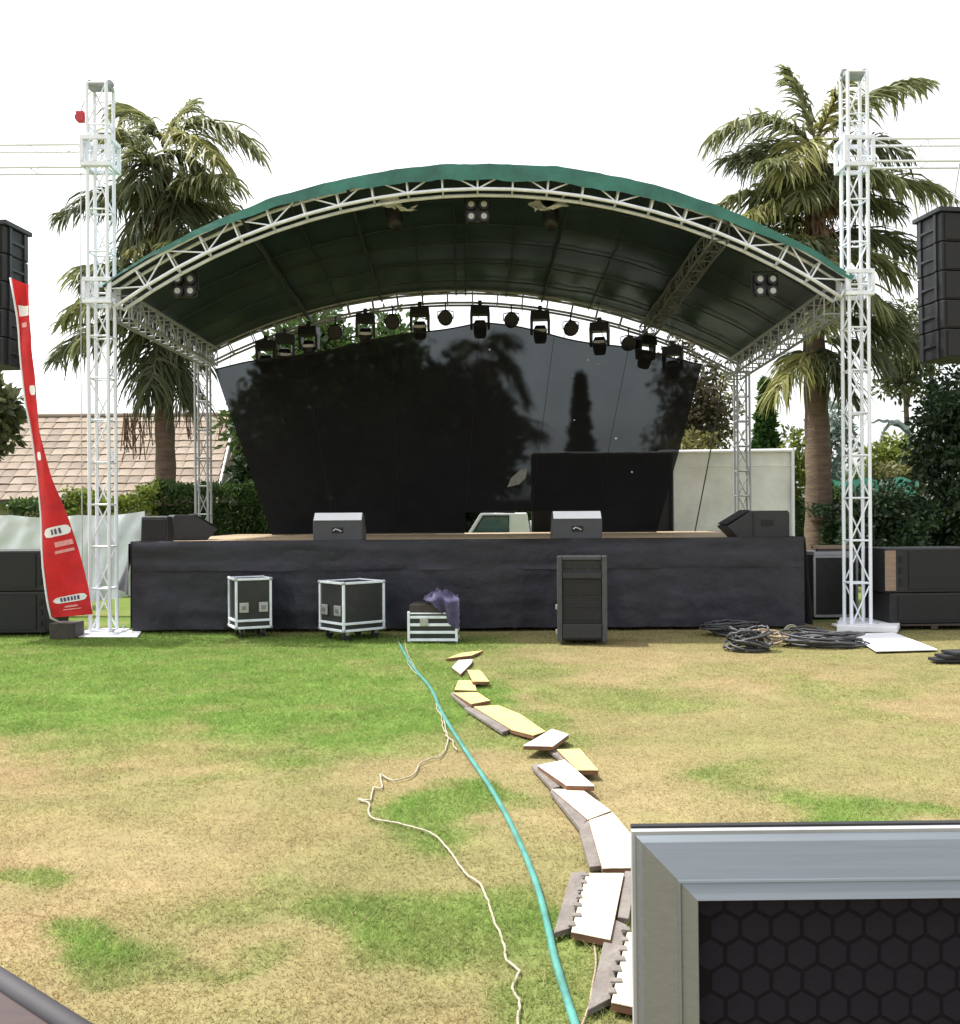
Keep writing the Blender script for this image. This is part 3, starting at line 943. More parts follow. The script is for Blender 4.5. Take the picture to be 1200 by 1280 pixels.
# ---- feather banner
YBN = 12.35
LE = [(15, 348), (20, 400), (23, 440), (31, 500), (38, 540), (46, 600), (52, 650), (57, 700), (62, 745), (66, 772)]
RE = [(37, 356), (39, 400), (41, 440), (48, 500), (53, 540), (66, 597), (83, 642), (97, 690), (109, 735), (115, 768)]
bn = thing('feather_banner', 'tall red feather banner with white print leaning at the left', 'banner', (W(70, 795, YBN).x, YBN, 0))
def lerp_poly(P, t):
    k = t * (len(P) - 1); i = min(int(k), len(P) - 2); k -= i
    return P[i][0] + (P[i + 1][0] - P[i][0]) * k, P[i][1] + (P[i + 1][1] - P[i][1]) * k
def bn_pt(s, t, off=0.0):
    a, b = lerp_poly(LE, t), lerp_poly(RE, t)
    x, y = a[0] + (b[0] - a[0]) * s, a[1] + (b[1] - a[1]) * s
    p = W(x, y, YBN)
    p.y += .05 * math.sin(3 * s + 5 * t) + .025 * math.sin(14 * t + 4 * s) + .03 * (float(fbm(s * 3, t * 9, 19)) - .5) * 2 - off
    return p
part('cloth', MB().grid(bn_pt, 14, 70), M['red'], bn, True, True)
part('pole', MB().tube([bn_pt(-.04, i / 20) for i in range(21)] + [Vector((bn_pt(0, 1).x + .05, YBN + .25, .16))], .013, 8), M['plate'], bn, True, True)
def bn_patch(name, s0, s1, t0, t1, m, round_=False, off=.006):
    def fn(s, t):
        if round_:
            k = .5 * math.sqrt(max(0, 1 - (2 * s - 1) ** 6))
            t = .5 + (t - .5) * 2 * k
        return bn_pt(s0 + (s1 - s0) * s, t0 + (t1 - t0) * t, off)
    return part(name, MB().grid(fn, 16, 6), m, bn, True, True)
bn_patch('white_strip', .10, .95, .068, .098, M['white_print'])
bn_patch('small_print', .2, .7, .118, .135, M['pink_print'])
bn_patch('white_strip', .45, .95, .300, .322, M['white_print'], True)
bn_patch('white_strip', .25, .65, .492, .512, M['white_print'], True)
bn_patch('white_strip', .12, .98, .695, .722, M['white_print'], True)
bn_patch('small_print', .42, .92, .738, .752, M['pink_print'])
bn_patch('small_print', .38, .90, .762, .770, M['pink_print'])
bn_patch('oval_logo', .10, .94, .905, .935, M['white_print'], True)
bn_patch('small_print', .34, .68, .950, .958, M['pink_print'])
bn_patch('small_print', .30, .74, .966, .970, M['pink_print'])
for i in range(6):
    bn_patch('letter_mark', .27 + .085 * i, .325 + .085 * i, .910, .929, M['blue_print'], False, .010)
for i in range(3):
    bn_patch('letter_mark', .38 + .12 * i, .45 + .12 * i, .701, .716, M['blue_print'], False, .010)
part('base_block', MB().box((.02, .28, .10), (.32, .3, .20)), M['tray'], bn, bevel=.01)

# ---- white sheets at the tower feet
def sheet(name, label, pts_px, z, th, group):
    rt = [G(x, y, z) for x, y in pts_px]
    c = sum(rt, Vector()) / len(rt)
    o = part(name, MB().prism([(p.x - c.x, p.y - c.y, 0) for p in rt], (0, 0, th)), M['plate'], None) if False else None
    me = MB().prism([(p.x - c.x, p.y - c.y, 0) for p in rt], (0, 0, th)).mesh(name, M['plate'])
    o = bpy.data.objects.new(name, me); COL.objects.link(o); o.location = (c.x, c.y, z)
    b = o.modifiers.new('edge', 'BEVEL'); b.width = .003; b.segments = 1
    return tag(o, label, 'sheet', group)
sheet('base_sheet', 'thin white sheet under the foot of the left tower', ((66, 797), (172, 797), (178, 789), (82, 789)), .004, .016, 'white sheets under the towers')
sheet('base_sheet', 'thick white board under the foot of the right tower', ((1046, 789), (1122, 791), (1128, 779), (1050, 778)), .012, .07, 'white sheets under the towers')
sheet('base_sheet', 'large white sheet lying on the grass before the right tower', ((1095, 815), (1172, 813), (1118, 792), (1060, 793)), .006, .014, 'white sheets under the towers')

# ================================================================== flight cases on the lawn
def flight_case(label, base, rz, w, d, hh, lid=.30, latch_z=.42, group='flight cases on the lawn'):
    rt = thing('flight_case', label, 'flight case', (base.x, base.y, 0), rz, group)
    wh = .10
    z0 = wh + .01
    body = part('body', MB().box((0, 0, z0 + hh / 2), (w - .03, d - .03, hh - .02)), M['black_ply'], rt, bevel=.004)
    e = .016
    for sx in (-1, 1):
        for sy in (-1, 1):
            part('edge_rail', MB().box((sx * (w / 2 - .010), sy * (d / 2 - .010), z0 + hh / 2), (.030, .030, hh - .06)), M['alu'], rt, bevel=.005)
    zl = z0 + hh * .16
    for zz_ in (z0 + .012, zl, z0 + hh - .012):
        for sy in (-1, 1):
            part('edge_rail', MB().box((0, sy * (d / 2 - .006), zz_), (w + .012, .026, .030)), M['alu'], rt, bevel=.005)
        for sx in (-1, 1):
            part('edge_rail', MB().box((sx * (w / 2 - .006), 0, zz_), (.026, d - .020, .030)), M['alu'], rt, bevel=.005)
    for sx in (-1, 1):
        for sy in (-1, 1):
            for zz_ in (z0 + .012, z0 + hh - .012):
                part('ball_corner', MB().box((sx * (w / 2 - .006), sy * (d / 2 - .006), zz_), (.046, .046, .046)), M['steel'], rt, bevel=.018)
            wb = part('castor', MB().tube([(sx * (w / 2 - .09) - .018, sy * (d / 2 - .09), .05), (sx * (w / 2 - .09) + .018, sy * (d / 2 - .09), .05)], .05, 14), M['castor'], rt)
            part('fork', MB().box((sx * (w / 2 - .09), sy * (d / 2 - .09) + .01, .086), (.055, .05, .05)), M['steel'], wb)
    for sx in (-1, 1):
        lt = part('latch', MB().box((sx * w * .27, -d / 2 - .002, z0 + hh * latch_z), (w * .26, .022, .125)), M['steel'], rt, bevel=.006)
        part('latch_bow', MB().box((sx * w * .27, -d / 2 - .016, z0 + hh * latch_z), (w * .12, .014, .05)), M['alu_bright'], lt, bevel=.004)
    return rt
p = G(310, 797); flight_case('upright black flight case with two latches, the leftmost before the stage', Vector((p.x - .03, p.y + .24, 0)), R(25), .45, .46, .63)
p = G(441, 802); flight_case('wide black flight case turned corner first, before the stage', Vector((p.x - .06, p.y + .40, 0)), R(-50), .56, .60, .60)
p = G(542, 803)
lc = thing('flight_case', 'low silver edged case with open top and purple cloth on it', 'flight case', (p.x, p.y + .2, 0), R(-3), 'flight cases on the lawn')
part('body', MB().box((0, 0, .19), (.56, .40, .32)), M['black_ply'], lc)
part('dark_panel', MB().box((0, 0, .40), (.55, .39, .10)), M['tray'], lc, bevel=.006)
for z_ in (.03, .12, .21, .30, .345):
    part('edge_rail', MB().box((0, 0, z_), (.585, .425, .034 if z_ < .32 else .016)), M['alu'], lc, bevel=.005)
for sx in (-1, 1):
    part('corner_post', MB().box((sx * .285, -.205, .19), (.03, .03, .36)), M['alu'], lc, bevel=.004)
part('latch', MB().box((-.10, -.215, .24), (.10, .02, .08)), M['steel'], lc, bevel=.004)
pc_ = thing('draped_cloth', 'crumpled purple cloth hanging over the low case', 'cloth', (p.x + .02, p.y + .2, .45))
def drape(s, t):
    x = -.12 + .40 * s
    fold = .03 * math.sin(15 * s + 2 * t) + .05 * (float(fbm(s * 5, t * 5, 61)) - .5)
    if t < .5:
        return (x - .05 * t, .14 - .68 * t + fold * .5, .03 + .10 * float(fbm(s * 6, t * 8, 66)) * (1 + math.sin(3.1 * s)) )
    k = (t - .5) * 2
    xs = x + .10 * k * (1 - s) + .01
    return (xs, -.225 - .035 * math.sin(9 * s) - .03 + fold, .03 + .06 * float(fbm(s * 6, t * 8, 66)) - .33 * k * (.15 + .85 * min(1, s * 1.4)))
part('cloth', MB().grid(drape, 26, 26), M['purple'], pc_, smooth=True)

# ---- tall loudspeaker on the lawn
p = G(731, 806)
ts = thing('tall_loudspeaker', 'tall dark grey loudspeaker cabinet standing on the grass before the stage', 'loudspeaker', (p.x + .01, p.y + .31, 0), R(-7))
w_, d_, h_ = .58, .58, 1.0
part('cabinet', MB().box((0, .02, h_ / 2 + .03), (w_ - .02, d_ - .05, h_ - .02)), M['dark_grey'], ts, bevel=.012)
for sx in (-1, 1):
    part('front_frame', MB().box((sx * (w_ / 2 - .03), -d_ / 2 + .025, h_ / 2 + .03), (.06, .06, h_)), M['mid_grey'], ts, bevel=.01)
part('front_frame', MB().box((0, -d_ / 2 + .025, h_ + .005), (w_ - .13, .058, .05)), M['mid_grey'], ts, bevel=.01)
part('front_frame', MB().box((0, -d_ / 2 + .022, h_ - .20), (w_ - .13, .05, .07)), M['dark_grey'], ts, bevel=.008)
for i in range(3):
    part('port_slot', MB().box((-.152 + .152 * i, -d_ / 2 + .043, h_ - .10), (.125, .012, .055)), M['light_body'], ts, bevel=.006)
g_ = part('grille', MB().box((0, -d_ / 2 + .034, .52), (w_ - .13, .03, .56)), M['dark_grille'], ts, bevel=.004)
for i in range(4):
    part('grille_bar', MB().box((0, -d_ / 2 + .016, .30 + .145 * i), (w_ - .14, .008, .012)), M['black_paint'], g_)
part('lower_panel', MB().box((0, -d_ / 2 + .018, .155), (w_ - .13, .055, .17)), M['dark_grey'], ts, bevel=.008)
for sx in (-1, 1):
    part('castor', MB().tube([(sx * .2 - .02, .1, .03), (sx * .2 + .02, .1, .03)], .03, 12), M['castor'], ts)
part('side_handle', MB().box((-w_ / 2 - .012, -.12, .42), (.03, .05, .06)).box((-w_ / 2 - .012, -.14, .13), (.03, .05, .06)), M['steel'], ts, bevel=.008)

# ---- black case behind the right tower
p = W(1036, 782, 14.4)
rc = thing('equipment_case', 'black case with pale metal edges behind the right tower', 'case', (p.x + .06, 14.6, 0), R(3))
part('body', MB().box((0, 0, .46), (.62, .55, .86)), M['black_ply'], rc)
for z_ in (.035, .885):
    part('edge_rail', MB().box((0, -.28, z_), (.64, .03, .035)), M['alu_back'], rc)
for sx in (-1, 1):
    part('edge_rail', MB().box((sx * .31, -.28, .46), (.03, .03, .82)), M['alu_back'], rc)
part('lid', MB().box((0, 0, .93), (.64, .58, .05)), M['alu_back'], rc, bevel=.004)
part('loose_rail', MB().box((0, -.2, 1.02), (.62, .06, .05)), M['wood'], rc)
part('lid_support', MB().box((0, -.2, .975), (.5, .05, .04)), M['tray'], rc)

# ================================================================== cable coils
def coil(name, label, px, py, r, hh, loops, m, rad=.013, seed=1, standing=False, cat='cable', group='cable heaps by the stage'):
    c = G(px, py)
    rt = thing(name, label, cat, (c.x, c.y, 0), 0, group)
    rs = random.Random(seed)
    per = 4
    for k in range(loops):
        pts = []
        ra = r * rs.uniform(.55, 1.05); ox, oy = rs.uniform(-.3, .3) * r, rs.uniform(-.22, .22) * r
        zc = rad + hh * k / max(1, loops - 1) * rs.uniform(.7, 1)
        ph = rs.uniform(0, 6.28); ex = rs.uniform(.6, 1)
        for i in range(25):
            t = 2 * math.pi * i / 24 * 1.04 + ph
            q = Vector((ox + ra * math.cos(t), oy + ra * ex * math.sin(t) * .8, zc + .35 * hh * math.sin(t + ph) * rs.uniform(.6, 1)))
            if standing:
                q = Vector((ox * .4 + ra * math.cos(t), oy * .3, ra * .95 + rad + ra * .95 * math.sin(t)))
            q.z = max(q.z, rad)
            pts.append(q)
        part('cable_loop', MB().tube(pts, rad, 6), m, rt, smooth=True)
    return rt
coil('cable_coil', 'flat heap of dark cables lying left of the tan bundle', 915, 793, .34, .14, 13, M['cord_black'], .014, 2)
coil('cable_coil', 'round coil of dark cable standing up in the heap', 933, 812, .22, .22, 14, M['cord_black'], .014, 3, False)
coil('cable_coil', 'tan cable bundle at the right end of the dark heap', 962, 806, .20, .14, 8, M['cord_tan'], .012, 4)
coil('cable_coil', 'small pale loop of cable leaning beside the black heap', 990, 799, .085, .1, 3, M['cord_white'], .010, 5, True)
coil('cable_coil', 'wide black cable heap in front of the right tower', 1033, 806, .42, .12, 20, M['cord_black'], .014, 6)
coil('cable_coil', 'black cable heap end against the right tower base board', 1012, 801, .28, .12, 10, M['cord_black'], .013, 9)
p = G(1195, 829)
st = thing('dark_boards', 'small stack of dark boards on the grass at the right edge', 'boards', (p.x + .12, p.y + .10, 0), R(4))
for i in range(3):
    part('board', MB().box((.05 * i, .02 * i, .02 + .036 * i), (.62 - .06 * i, .20 + .02 * i, .03), rot=Matrix.Rotation(.12 * (i - 1), 3, 'Z')), M['black_paint'] if i < 2 else M['dark_grey'], st, bevel=.004)

# ================================================================== hose and cables over the lawn
def smooth_path(P, n=12, z=0.0, wig=0.0, seed=0):
    P = [Vector(p) for p in P]
    out = []
    for i in range(len(P) - 1):
        p0, p1, p2, p3 = P[max(i - 1, 0)], P[i], P[i + 1], P[min(i + 2, len(P) - 1)]
        for k in range(n):
            t = k / n
            out.append(.5 * ((2 * p1) + (p2 - p0) * t + (2 * p0 - 5 * p1 + 4 * p2 - p3) * t * t + (3 * p1 - p0 - 3 * p2 + p3) * t ** 3))
    out.append(P[-1])
    rs = random.Random(seed)
    for i, q in enumerate(out):
        q.x += wig * (float(fbm(i * .35, seed, 4)) - .5)
        q.z += .006 * (float(fbm(i * .5, seed, 14)) - .3)
    return out
def cord(name, label, px, r, m, z=None, wig=0.0, seed=0):
    z = r * .45 if z is None else z
    pts = smooth_path([G(x, y, z) for x, y in px], 10, z, wig, seed)
    c = pts[0].copy(); c.z = 0
    me = MB().tube([p - c for p in pts], r, 8).mesh(name, m, True)
    o = bpy.data.objects.new(name, me); COL.objects.link(o); o.location = c
    return tag(o, label, 'cable')
cord('hose', 'thick teal hose running from the stage towards the camera', ((500, 806), (515, 832), (538, 860), (552, 890), (575, 928), (600, 965), (625, 1005), (648, 1050), (663, 1085), (675, 1120), (685, 1160), (694, 1200), (706, 1240), (722, 1290), (740, 1345)), .0140, M['hose'])
cord('white_cable', 'long cream cable leaving the hose and winding across dry grass', ((506, 800), (510, 818), (524, 842), (540, 862), (549, 880), (556, 905), (560, 925), (551, 945), (540, 948), (524, 955), (518, 968), (492, 976), (476, 968), (478, 985), (466, 985), (464, 1000), (448, 999), (461, 1005), (464, 1022), (500, 1030), (540, 1043), (565, 1068), (580, 1090), (603, 1108), (612, 1135), (620, 1155), (629, 1180), (634, 1200), (648, 1215), (642, 1235), (650, 1258), (647, 1290), (650, 1330)), .0048, M['cord_white'], None, .016, 3)
cord('white_cable', 'second pale cable winding close beside the hose near the stage', ((498, 802), (507, 822), (516, 838), (530, 850), (543, 868), (547, 888), (553, 898), (556, 915), (563, 924), (571, 938)), .0045, M['cord_white'], None, .03, 8)
cord('thin_cable', 'thin olive cable curving beside the nearest pads', ((743, 1182), (745, 1205), (741, 1230), (736, 1258), (724, 1290)), .004, M['cord_tan'])

# ================================================================== foam pads over the cable run
def pad(label, poly, m, border=None, z=.030, border2=None, lift=.0, teeth=False):
    P = [G(x, y, z) for x, y in poly]
    c = sum(P, Vector()) / len(P); c.z = 0
    rt = thing('foam_pad', label, 'pad', c, 0, 'foam pads over the cable run')
    n = len(P)
    def zt(q):
        return z + lift * (c.y - q.y) / .4
    mb = MB()
    top = [Vector((q.x, q.y, zt(q))) for q in P]; bot = [Vector((q.x, q.y, zt(q) - .022)) for q in P]
    tp = part('top', MB().prism([t - Vector((0, 0, .006)) for t in top], (0, 0, .006)), m, rt, True, bevel=.0025)
    sh = .004
    low = [t + (c - t) * sh for t in bot]
    part('edge', MB().prism([Vector((q.x, q.y, max(.002, q.z - .006))) for q in low], (0, 0, .020)), M['pad_side'], rt, True)
    for bd in (border, border2):
        if bd:
            Q = [G(x, y, .014) for x, y in bd]
            part('border', MB().prism([Vector((q.x, q.y, .004)) for q in Q], (0, 0, .022)), M['pad_border'], rt, True, bevel=.003)
            # small notch studs along the toothed seam
            a, b = G(*bd[0], .03), G(*bd[1], .03)
            L_ = (b - a).length
            k = max(3, int(L_ / .075))
            for i in range(k if teeth and bd is border else 0):
                q = a.lerp(b, (i + .5) / k)
                part('tooth', MB().box((q.x + random.uniform(-.006, .006), q.y + random.uniform(-.008, .008), z + .002), (random.uniform(.024, .04), random.uniform(.026, .042), .008)), M['pad_border'], rt, True, bevel=.004)
    return rt
pad('narrow cream pad farthest away, nearest the stage', ((558, 823), (590, 819), (604, 813), (576, 816)), M['pad_yellow'], z=.03)
pad('small white pad, second from the stage', ((565, 834), (576, 842), (589, 829), (591, 824), (573, 825)), M['pad_white'], z=.03)
pad('small yellow pad right of the two stacked far pads', ((591, 853), (612, 853), (600, 836), (584, 836)), M['pad_yellow'], z=.05, lift=.01)
pad('yellow pad turned square, third from the stage', ((568, 862), (596, 863), (592, 850), (573, 850)), M['pad_yellow'], z=.028)
pad('slanting yellow pad meeting the long bent pad', ((589, 881), (613, 876), (597, 864), (567, 865)), M['pad_yellow'], ((567, 866), (589, 882), (583, 886), (563, 869)), z=.05, lift=.01)
pad('long bent yellow pad in the middle of the row', ((592, 883), (622, 881), (650, 892), (682, 914), (667, 919), (640, 912)), M['pad_yellow'], ((592, 884), (640, 913), (628, 917), (580, 886)), z=.035)
pad('white pad lying askew across the middle of the row', ((654, 933), (691, 934), (711, 917), (690, 909)), M['pad_white'], z=.06, lift=.012)
pad('yellow pad lying to the right of the row', ((722, 964), (748, 964), (725, 934), (696, 935)), M['pad_yellow'], ((696, 936), (722, 964), (710, 958), (686, 940)), z=.045, lift=.01)
pad('white pad with grey border overlapping the row', ((708, 983), (743, 984), (706, 947), (672, 955)), M['pad_white'], ((672, 956), (708, 984), (690, 988), (664, 959)), z=.055, lift=.012)
pad('cream pad before the big curved pad', ((735, 1024), (764, 1013), (727, 986), (690, 986)), M['pad_cream'], ((690, 987), (735, 1025), (726, 1040), (688, 992)), z=.035)
pad('big curved white pad touching the metal framed panel', ((753, 1085), (793, 1084), (792, 1046), (766, 1015), (736, 1025)), M['pad_cream'], ((736, 1026), (754, 1085), (737, 1087), (724, 1040)), z=.04, teeth=False)
pad('large cream pad with grey borders, second nearest', ((714, 1164), (763, 1174), (780, 1091), (733, 1091)), M['pad_cream'], ((733, 1092), (714, 1164), (692, 1170), (714, 1094)), z=.04, teeth=True, border2=((781, 1092), (772, 1150), (786, 1152), (796, 1092)))
pad('nearest cream pad half hidden by the metal framed panel', ((764, 1252), (812, 1262), (826, 1165), (784, 1165)), M['pad_cream'], ((784, 1160), (764, 1252), (734, 1268), (762, 1150)), z=.04, teeth=True)

# ================================================================== foreground: open flight case lid
YP = .70
sc_ = YP / F
p_tl = W(790, 1040, YP); p_tr = W(1200, 1044.5, YP)
x0, ztop = p_tl.x, p_tl.z
x1 = x0 + .86
rt = thing('flight_case', 'open flight case lid with bright aluminium frame and black hexagon panel', 'flight case', ((x0 + x1) / 2, YP, 0), 0)
zbot = .72
fw = 75 * sc_
roll_fix = Matrix.Translation(p_tl) @ Matrix.Rotation(R(-.25), 4, 'Y') @ Matrix.Translation(-p_tl)
def lidp(x, d, z):     # d: depth towards the camera
    return roll_fix @ Vector((x, YP - d, z))
PR = [(0, -.004), (.0004, -.0024), (.0062, .0040), (.0066, .0042), (.0290, .0128), (.0292, .0152), (.0305, .0156), (.0312, .0140), (fw - .0006, .0188), (fw, .0182), (fw, -.004)]
def member(a, b, inward, along):
    """mitred extrusion: a,b outer corners (x,z); profile measured inward"""
    mb = MB()
    n = len(PR)
    vs = []
    for (px_, sgn) in ((a, 1), (b, -1)):
        for w__, dd in PR:
            x = px_[0] + inward[0] * w__ + along[0] * w__ * sgn
            z = px_[1] + inward[1] * w__ + along[1] * w__ * sgn
            vs.append(lidp(x, dd, z))
    fs = [(i, i + 1, n + i + 1, n + i) for i in range(n - 1)]
    return mb.add(vs, fs)
part('frame_rail', member((x0, ztop), (x1, ztop), (0, -1), (1, 0)), M['alu_bright'], rt, True)
part('frame_rail', member((x0, zbot), (x0, ztop), (1, 0), (0, 1)), M['alu_bright'], rt, True)
part('frame_rail', member((x1, ztop), (x1, zbot), (-1, 0), (0, -1)), M['alu_bright'], rt, True)
part('frame_rail', member((x1, zbot), (x0, zbot), (0, 1), (-1, 0)), M['alu_bright'], rt, True)
back = MB().prism([lidp(x0 + .001, -.008, zbot), lidp(x1, -.008, zbot), lidp(x1, -.008, ztop + .0015), lidp(x0 + .001, -.008, ztop + .0015)], (0, .006, 0))
part('lid_back', back, M['light_body'], rt, True)
part('lid_shell', MB().prism([lidp(x0, -.0005, zbot), lidp(x1, -.0005, zbot), lidp(x1, -.0005, ztop), lidp(x0, -.0005, ztop)], (0, .007, 0)), M['alu_back'], rt, True)
pnl = part('lid_panel', MB().prism([lidp(x0 + fw - .003, .0015, zbot + fw), lidp(x1 - fw + .003, .0015, zbot + fw), lidp(x1 - fw + .003, .0015, ztop - fw + .003), lidp(x0 + fw - .003, .0015, ztop - fw + .003)], (0, .001, 0)), M['panel_black'], rt, True)
hp = 38.5 * sc_
hr = hp * .515
hexme = None
inv = rootmat(pnl).inverted()
cnt = 0
rest = MB()
hx = [Vector((hr * math.sin(k * math.pi / 3), 0, hr * math.cos(k * math.pi / 3))) for k in range(6)]
def hex_mb(c):
    vs = [c + h_ * 1.0 + Vector((0, .0004, 0)) for h_ in hx] + [c + h_ * .95 + Vector((0, -.0002, 0)) for h_ in hx]
    return vs, [(0 + i, (i + 1) % 6, 6 + (i + 1) % 6, 6 + i) for i in range(6)] + [(6, 7, 8, 9, 10, 11)]
vs, fs = hex_mb(Vector((0, 0, 0)))
hexme = MB().add(vs, fs).mesh('hexagon', M['hexm'])
row = 0
zc = ztop - fw - hp * .30
while zc > zbot + fw + .012:
    xc = x0 + fw + (hp * .50 if row % 2 == 0 else hp * 1.0)
    while xc < x1 - fw - .012:
        c = lidp(xc, .0019, zc)
        if row < 12 and xc < x0 + fw + .34 and zc < ztop - fw - hr * .1:
            o = bpy.data.objects.new('hexagon', hexme); COL.objects.link(o)
            o.parent = pnl
            o.matrix_basis = Matrix.Translation(inv @ c)
            cnt += 1
        else:
            v2, f2 = hex_mb(inv @ c); rest.add(v2, f2)
        xc += hp
    zc -= hp * .87 * 1.0
    row += 1
ro = part('hexagon_field', rest, M['hexm'], rt); ro['kind'] = 'stuff'
part('body', MB().box(((x0 + x1) / 2, YP - .19, .37), (x1 - x0, .40, .70)), M['black_ply'], rt, True, bevel=.01)
for sx in (x0 + .02, x1 - .02):
    part('corner_rail', MB().box((sx, YP - .39, .37), (.045, .045, .66)), M['alu'], rt, True, bevel=.006)

# ---- dark table edge, lower left
zt_ = 1.0
e0, e1 = G(0, 1201, zt_), G(128, 1280, zt_)
dv = (e1 - e0).normalized(); nv_ = Vector((-dv.y, dv.x, 0))
if nv_.x > 0: nv_ = -nv_
A_ = e0 - dv * .45; B_ = e1 + dv * .25
tb = thing('side_table', 'dark brown table corner with grey edge in the lower left', 'table', ((A_ + B_) / 2 + nv_ * .25 - Z * zt_), 0)
part('table_top', MB().prism([A_ + nv_ * .028 - Z * .03, B_ + nv_ * .028 - Z * .03, B_ + nv_ * .5 - Z * .03, A_ + nv_ * .5 - Z * .03], (0, 0, .026)), M['table'], tb, True, bevel=.003)
part('edge_band', MB().tube([A_ + nv_ * .013 - Z * .013, B_ + nv_ * .013 - Z * .013], .0145, 14), M['table_trim'], tb, True, True)
for k, j in ((.1, .1), (.1, .4), (.62, .1), (.62, .4)):
    q = A_ + dv * k + nv_ * j
    part('leg', MB().box((q.x, q.y, .485), (.045, .045, .97)), M['table'], tb, True)

# ================================================================== back of stage: canvas wall, truck, house, fences
YW = 19.6
wl = thing('canvas_wall', 'off-white canvas wall on a frame behind the right of the stage', 'wall', (W(915, 700, YW).x, YW, 0))
a, b, c = W(664, 566, YW), W(842, 565, YW), W(990, 563, YW)
def wallgrid(xa, xb, z0, z1, seed, amp=.03):
    return MB().grid(lambda s, t: (xa + (xb - xa) * s, YW + amp * math.sin(s * 9 + seed) * math.sin(math.pi * t) + (float(fbm(s * 5, t * 5, seed)) - .5) * .06, z0 + (z1 - z0) * t), 40, 30)
part('canvas', wallgrid(b.x - .3, c.x, .05, c.z, 4), M['canvas'], wl, True, True)
part('top_rail', MB().tube([b - Vector((.3, .03, 0)), c - Vector((0, .03, 0))], .035, 8), M['plate'], wl, True)
bar('post', (c.x, YW - .04, 0), c + Vector((.0, -.04, .02)), .035, M['plate'], wl, True)
part('lower_tube', MB().tube([(b.x, YW - .05, c.z - .30), (c.x, YW - .05, c.z - .30)], .008, 6), M['canvas'], wl, True)
bc_ = thing('black_screen', 'low black cloth screen behind the backdrop, right of the centre', 'screen', ((a.x + b.x) / 2, YW - .35, 0))
part('cloth', MB().grid(lambda s, t: (a.x + (b.x - .1 - a.x) * s, YW - .35 + .03 * math.sin(20 * s), .05 + (a.z - .08) * t), 40, 4), M['blackcloth'], bc_, True, True)
bar('top_rail', (a.x, YW - .36, a.z - .03), (b.x - .1, YW - .36, a.z - .03), .02, M['canvas'], bc_, True)
for xx in (a.x, b.x - .1):
    bar('post', (xx, YW - .36, 0), (xx, YW - .36, a.z - .05), .025, M['black_paint'], bc_, True)
# rope from the rear right tower down across the canvas
q0, q1 = W(905, 470, YR - .3), W(868, 668, YR + .2)
o = bpy.data.objects.new('guy_rope', MB().tube([q0 - q1, (q0 - q1) * .5 + Vector((0, 0, -.05)), Vector((0, 0, 0))], .012, 6).mesh('guy_rope', M['seam'])); COL.objects.link(o); o.location = q1
tag(o, 'dark rope slanting down in front of the canvas wall', 'rope')

# white pickup behind the stage
YT = 24.0
zr = W(630, 641, YT).z
pt = W(585, 668, YT)
tk = thing('pickup_truck', 'white pickup truck glimpsed through the opening in the backdrop', 'truck', (pt.x + 1.1, YT + .8, 0))
xa = pt.x
def TB(x, z): return (x, YT, z)
side = [(xa - 1.2, .45), (xa - 1.2, .85), (xa - .05, 1.02), (xa + .30, zr), (xa + 1.42, zr), (xa + 1.50, 1.02), (xa + 1.50, .45)]
part('cab', MB().prism([TB(x, z) for x, z in side], (0, 1.6, 0)), M['car_white'], tk, True, bevel=.03)
wn = [(xa + .10, 1.07), (xa + .37, zr - .07), (xa + .98, zr - .07), (xa + .98, 1.07)]
wd_ = part('window', MB().prism([(x, YT - .012, z) for x, z in wn], (0, .01, 0)), M['car_glass'], tk, True)
part('window_frame', MB().tube([(x, YT - .014, z) for x, z in wn + wn[:1]], .022, 6), M['light_body'], wd_, True)
part('bed', MB().box((xa + 2.75, YT + .8, .92), (2.4, 1.62, .92)), M['car_white'], tk, True, bevel=.03)
for xx in (xa - .55, xa + 2.9):
    for yy in (YT + .1, YT + 1.5):
        w0 = part('wheel', MB().tube([(xx, yy - .11, .36), (xx, yy + .11, .36)], .36, 20), M['tyre'], tk, True)
        part('rim', MB().tube([(xx, yy - .125, .36), (xx, yy + .125, .36)], .2, 14), M['steel'], w0, True)

# house with tiled roof, left
YE, YRG = 27.0, 31.0
rg, ev = W(150, 521, YRG), W(150, 625, YE)
xe = W(292, 525, YRG).x
xe2 = W(268, 612, YE).x
xw = -15.5
hs_ = thing('house', 'low house with pinkish clay tiled roof behind the left tower', 'house', ((xw + xe) / 2, YRG, 0))
part('wall', MB().box(((xw + xe) / 2 - .3, YRG, (ev.z - .05) / 2), (xe - xw - 1.0, 2 * (YRG - YE) - 1.2, ev.z - .05)), M['house_wall'], hs_, True)
rf = part('roof', MB().prism([(xw, YE, ev.z - .06), (xw, YRG, rg.z - .06), (xw, 2 * YRG - YE, ev.z - .06)], (xe2 - .05 - xw, 0, 0)), M['roof_tile_c'], hs_, True)
slope = Vector((0, YRG - YE, rg.z - ev.z)); SL = slope.length; sd = slope.normalized()
sn = Vector((0, -sd.z, sd.y))
tw, tl_ = .36, .40
rows = int(SL / tl_) + 1
q_rot = Matrix((X, sd, sn)).transposed()
def tile_mesh(m):
    mb = MB()
    prof = [(-tw / 2 + .006, 0), (-tw / 4, .012), (0, .014), (tw / 4, .012), (tw / 2 - .006, 0)]
    vs = [(x, -tl_ / 2, z + .028) for x, z in prof] + [(x, tl_ / 2 + .04, z) for x, z in prof] + [(x, -tl_ / 2, z + .004) for x, z in prof]
    fs = [(i, i + 1, 6 + i, 5 + i) for i in range(4)] + [(10 + i, 11 + i, i + 1, i) for i in range(4)]
    return mb.add(vs, fs).mesh('roof_tile', m)
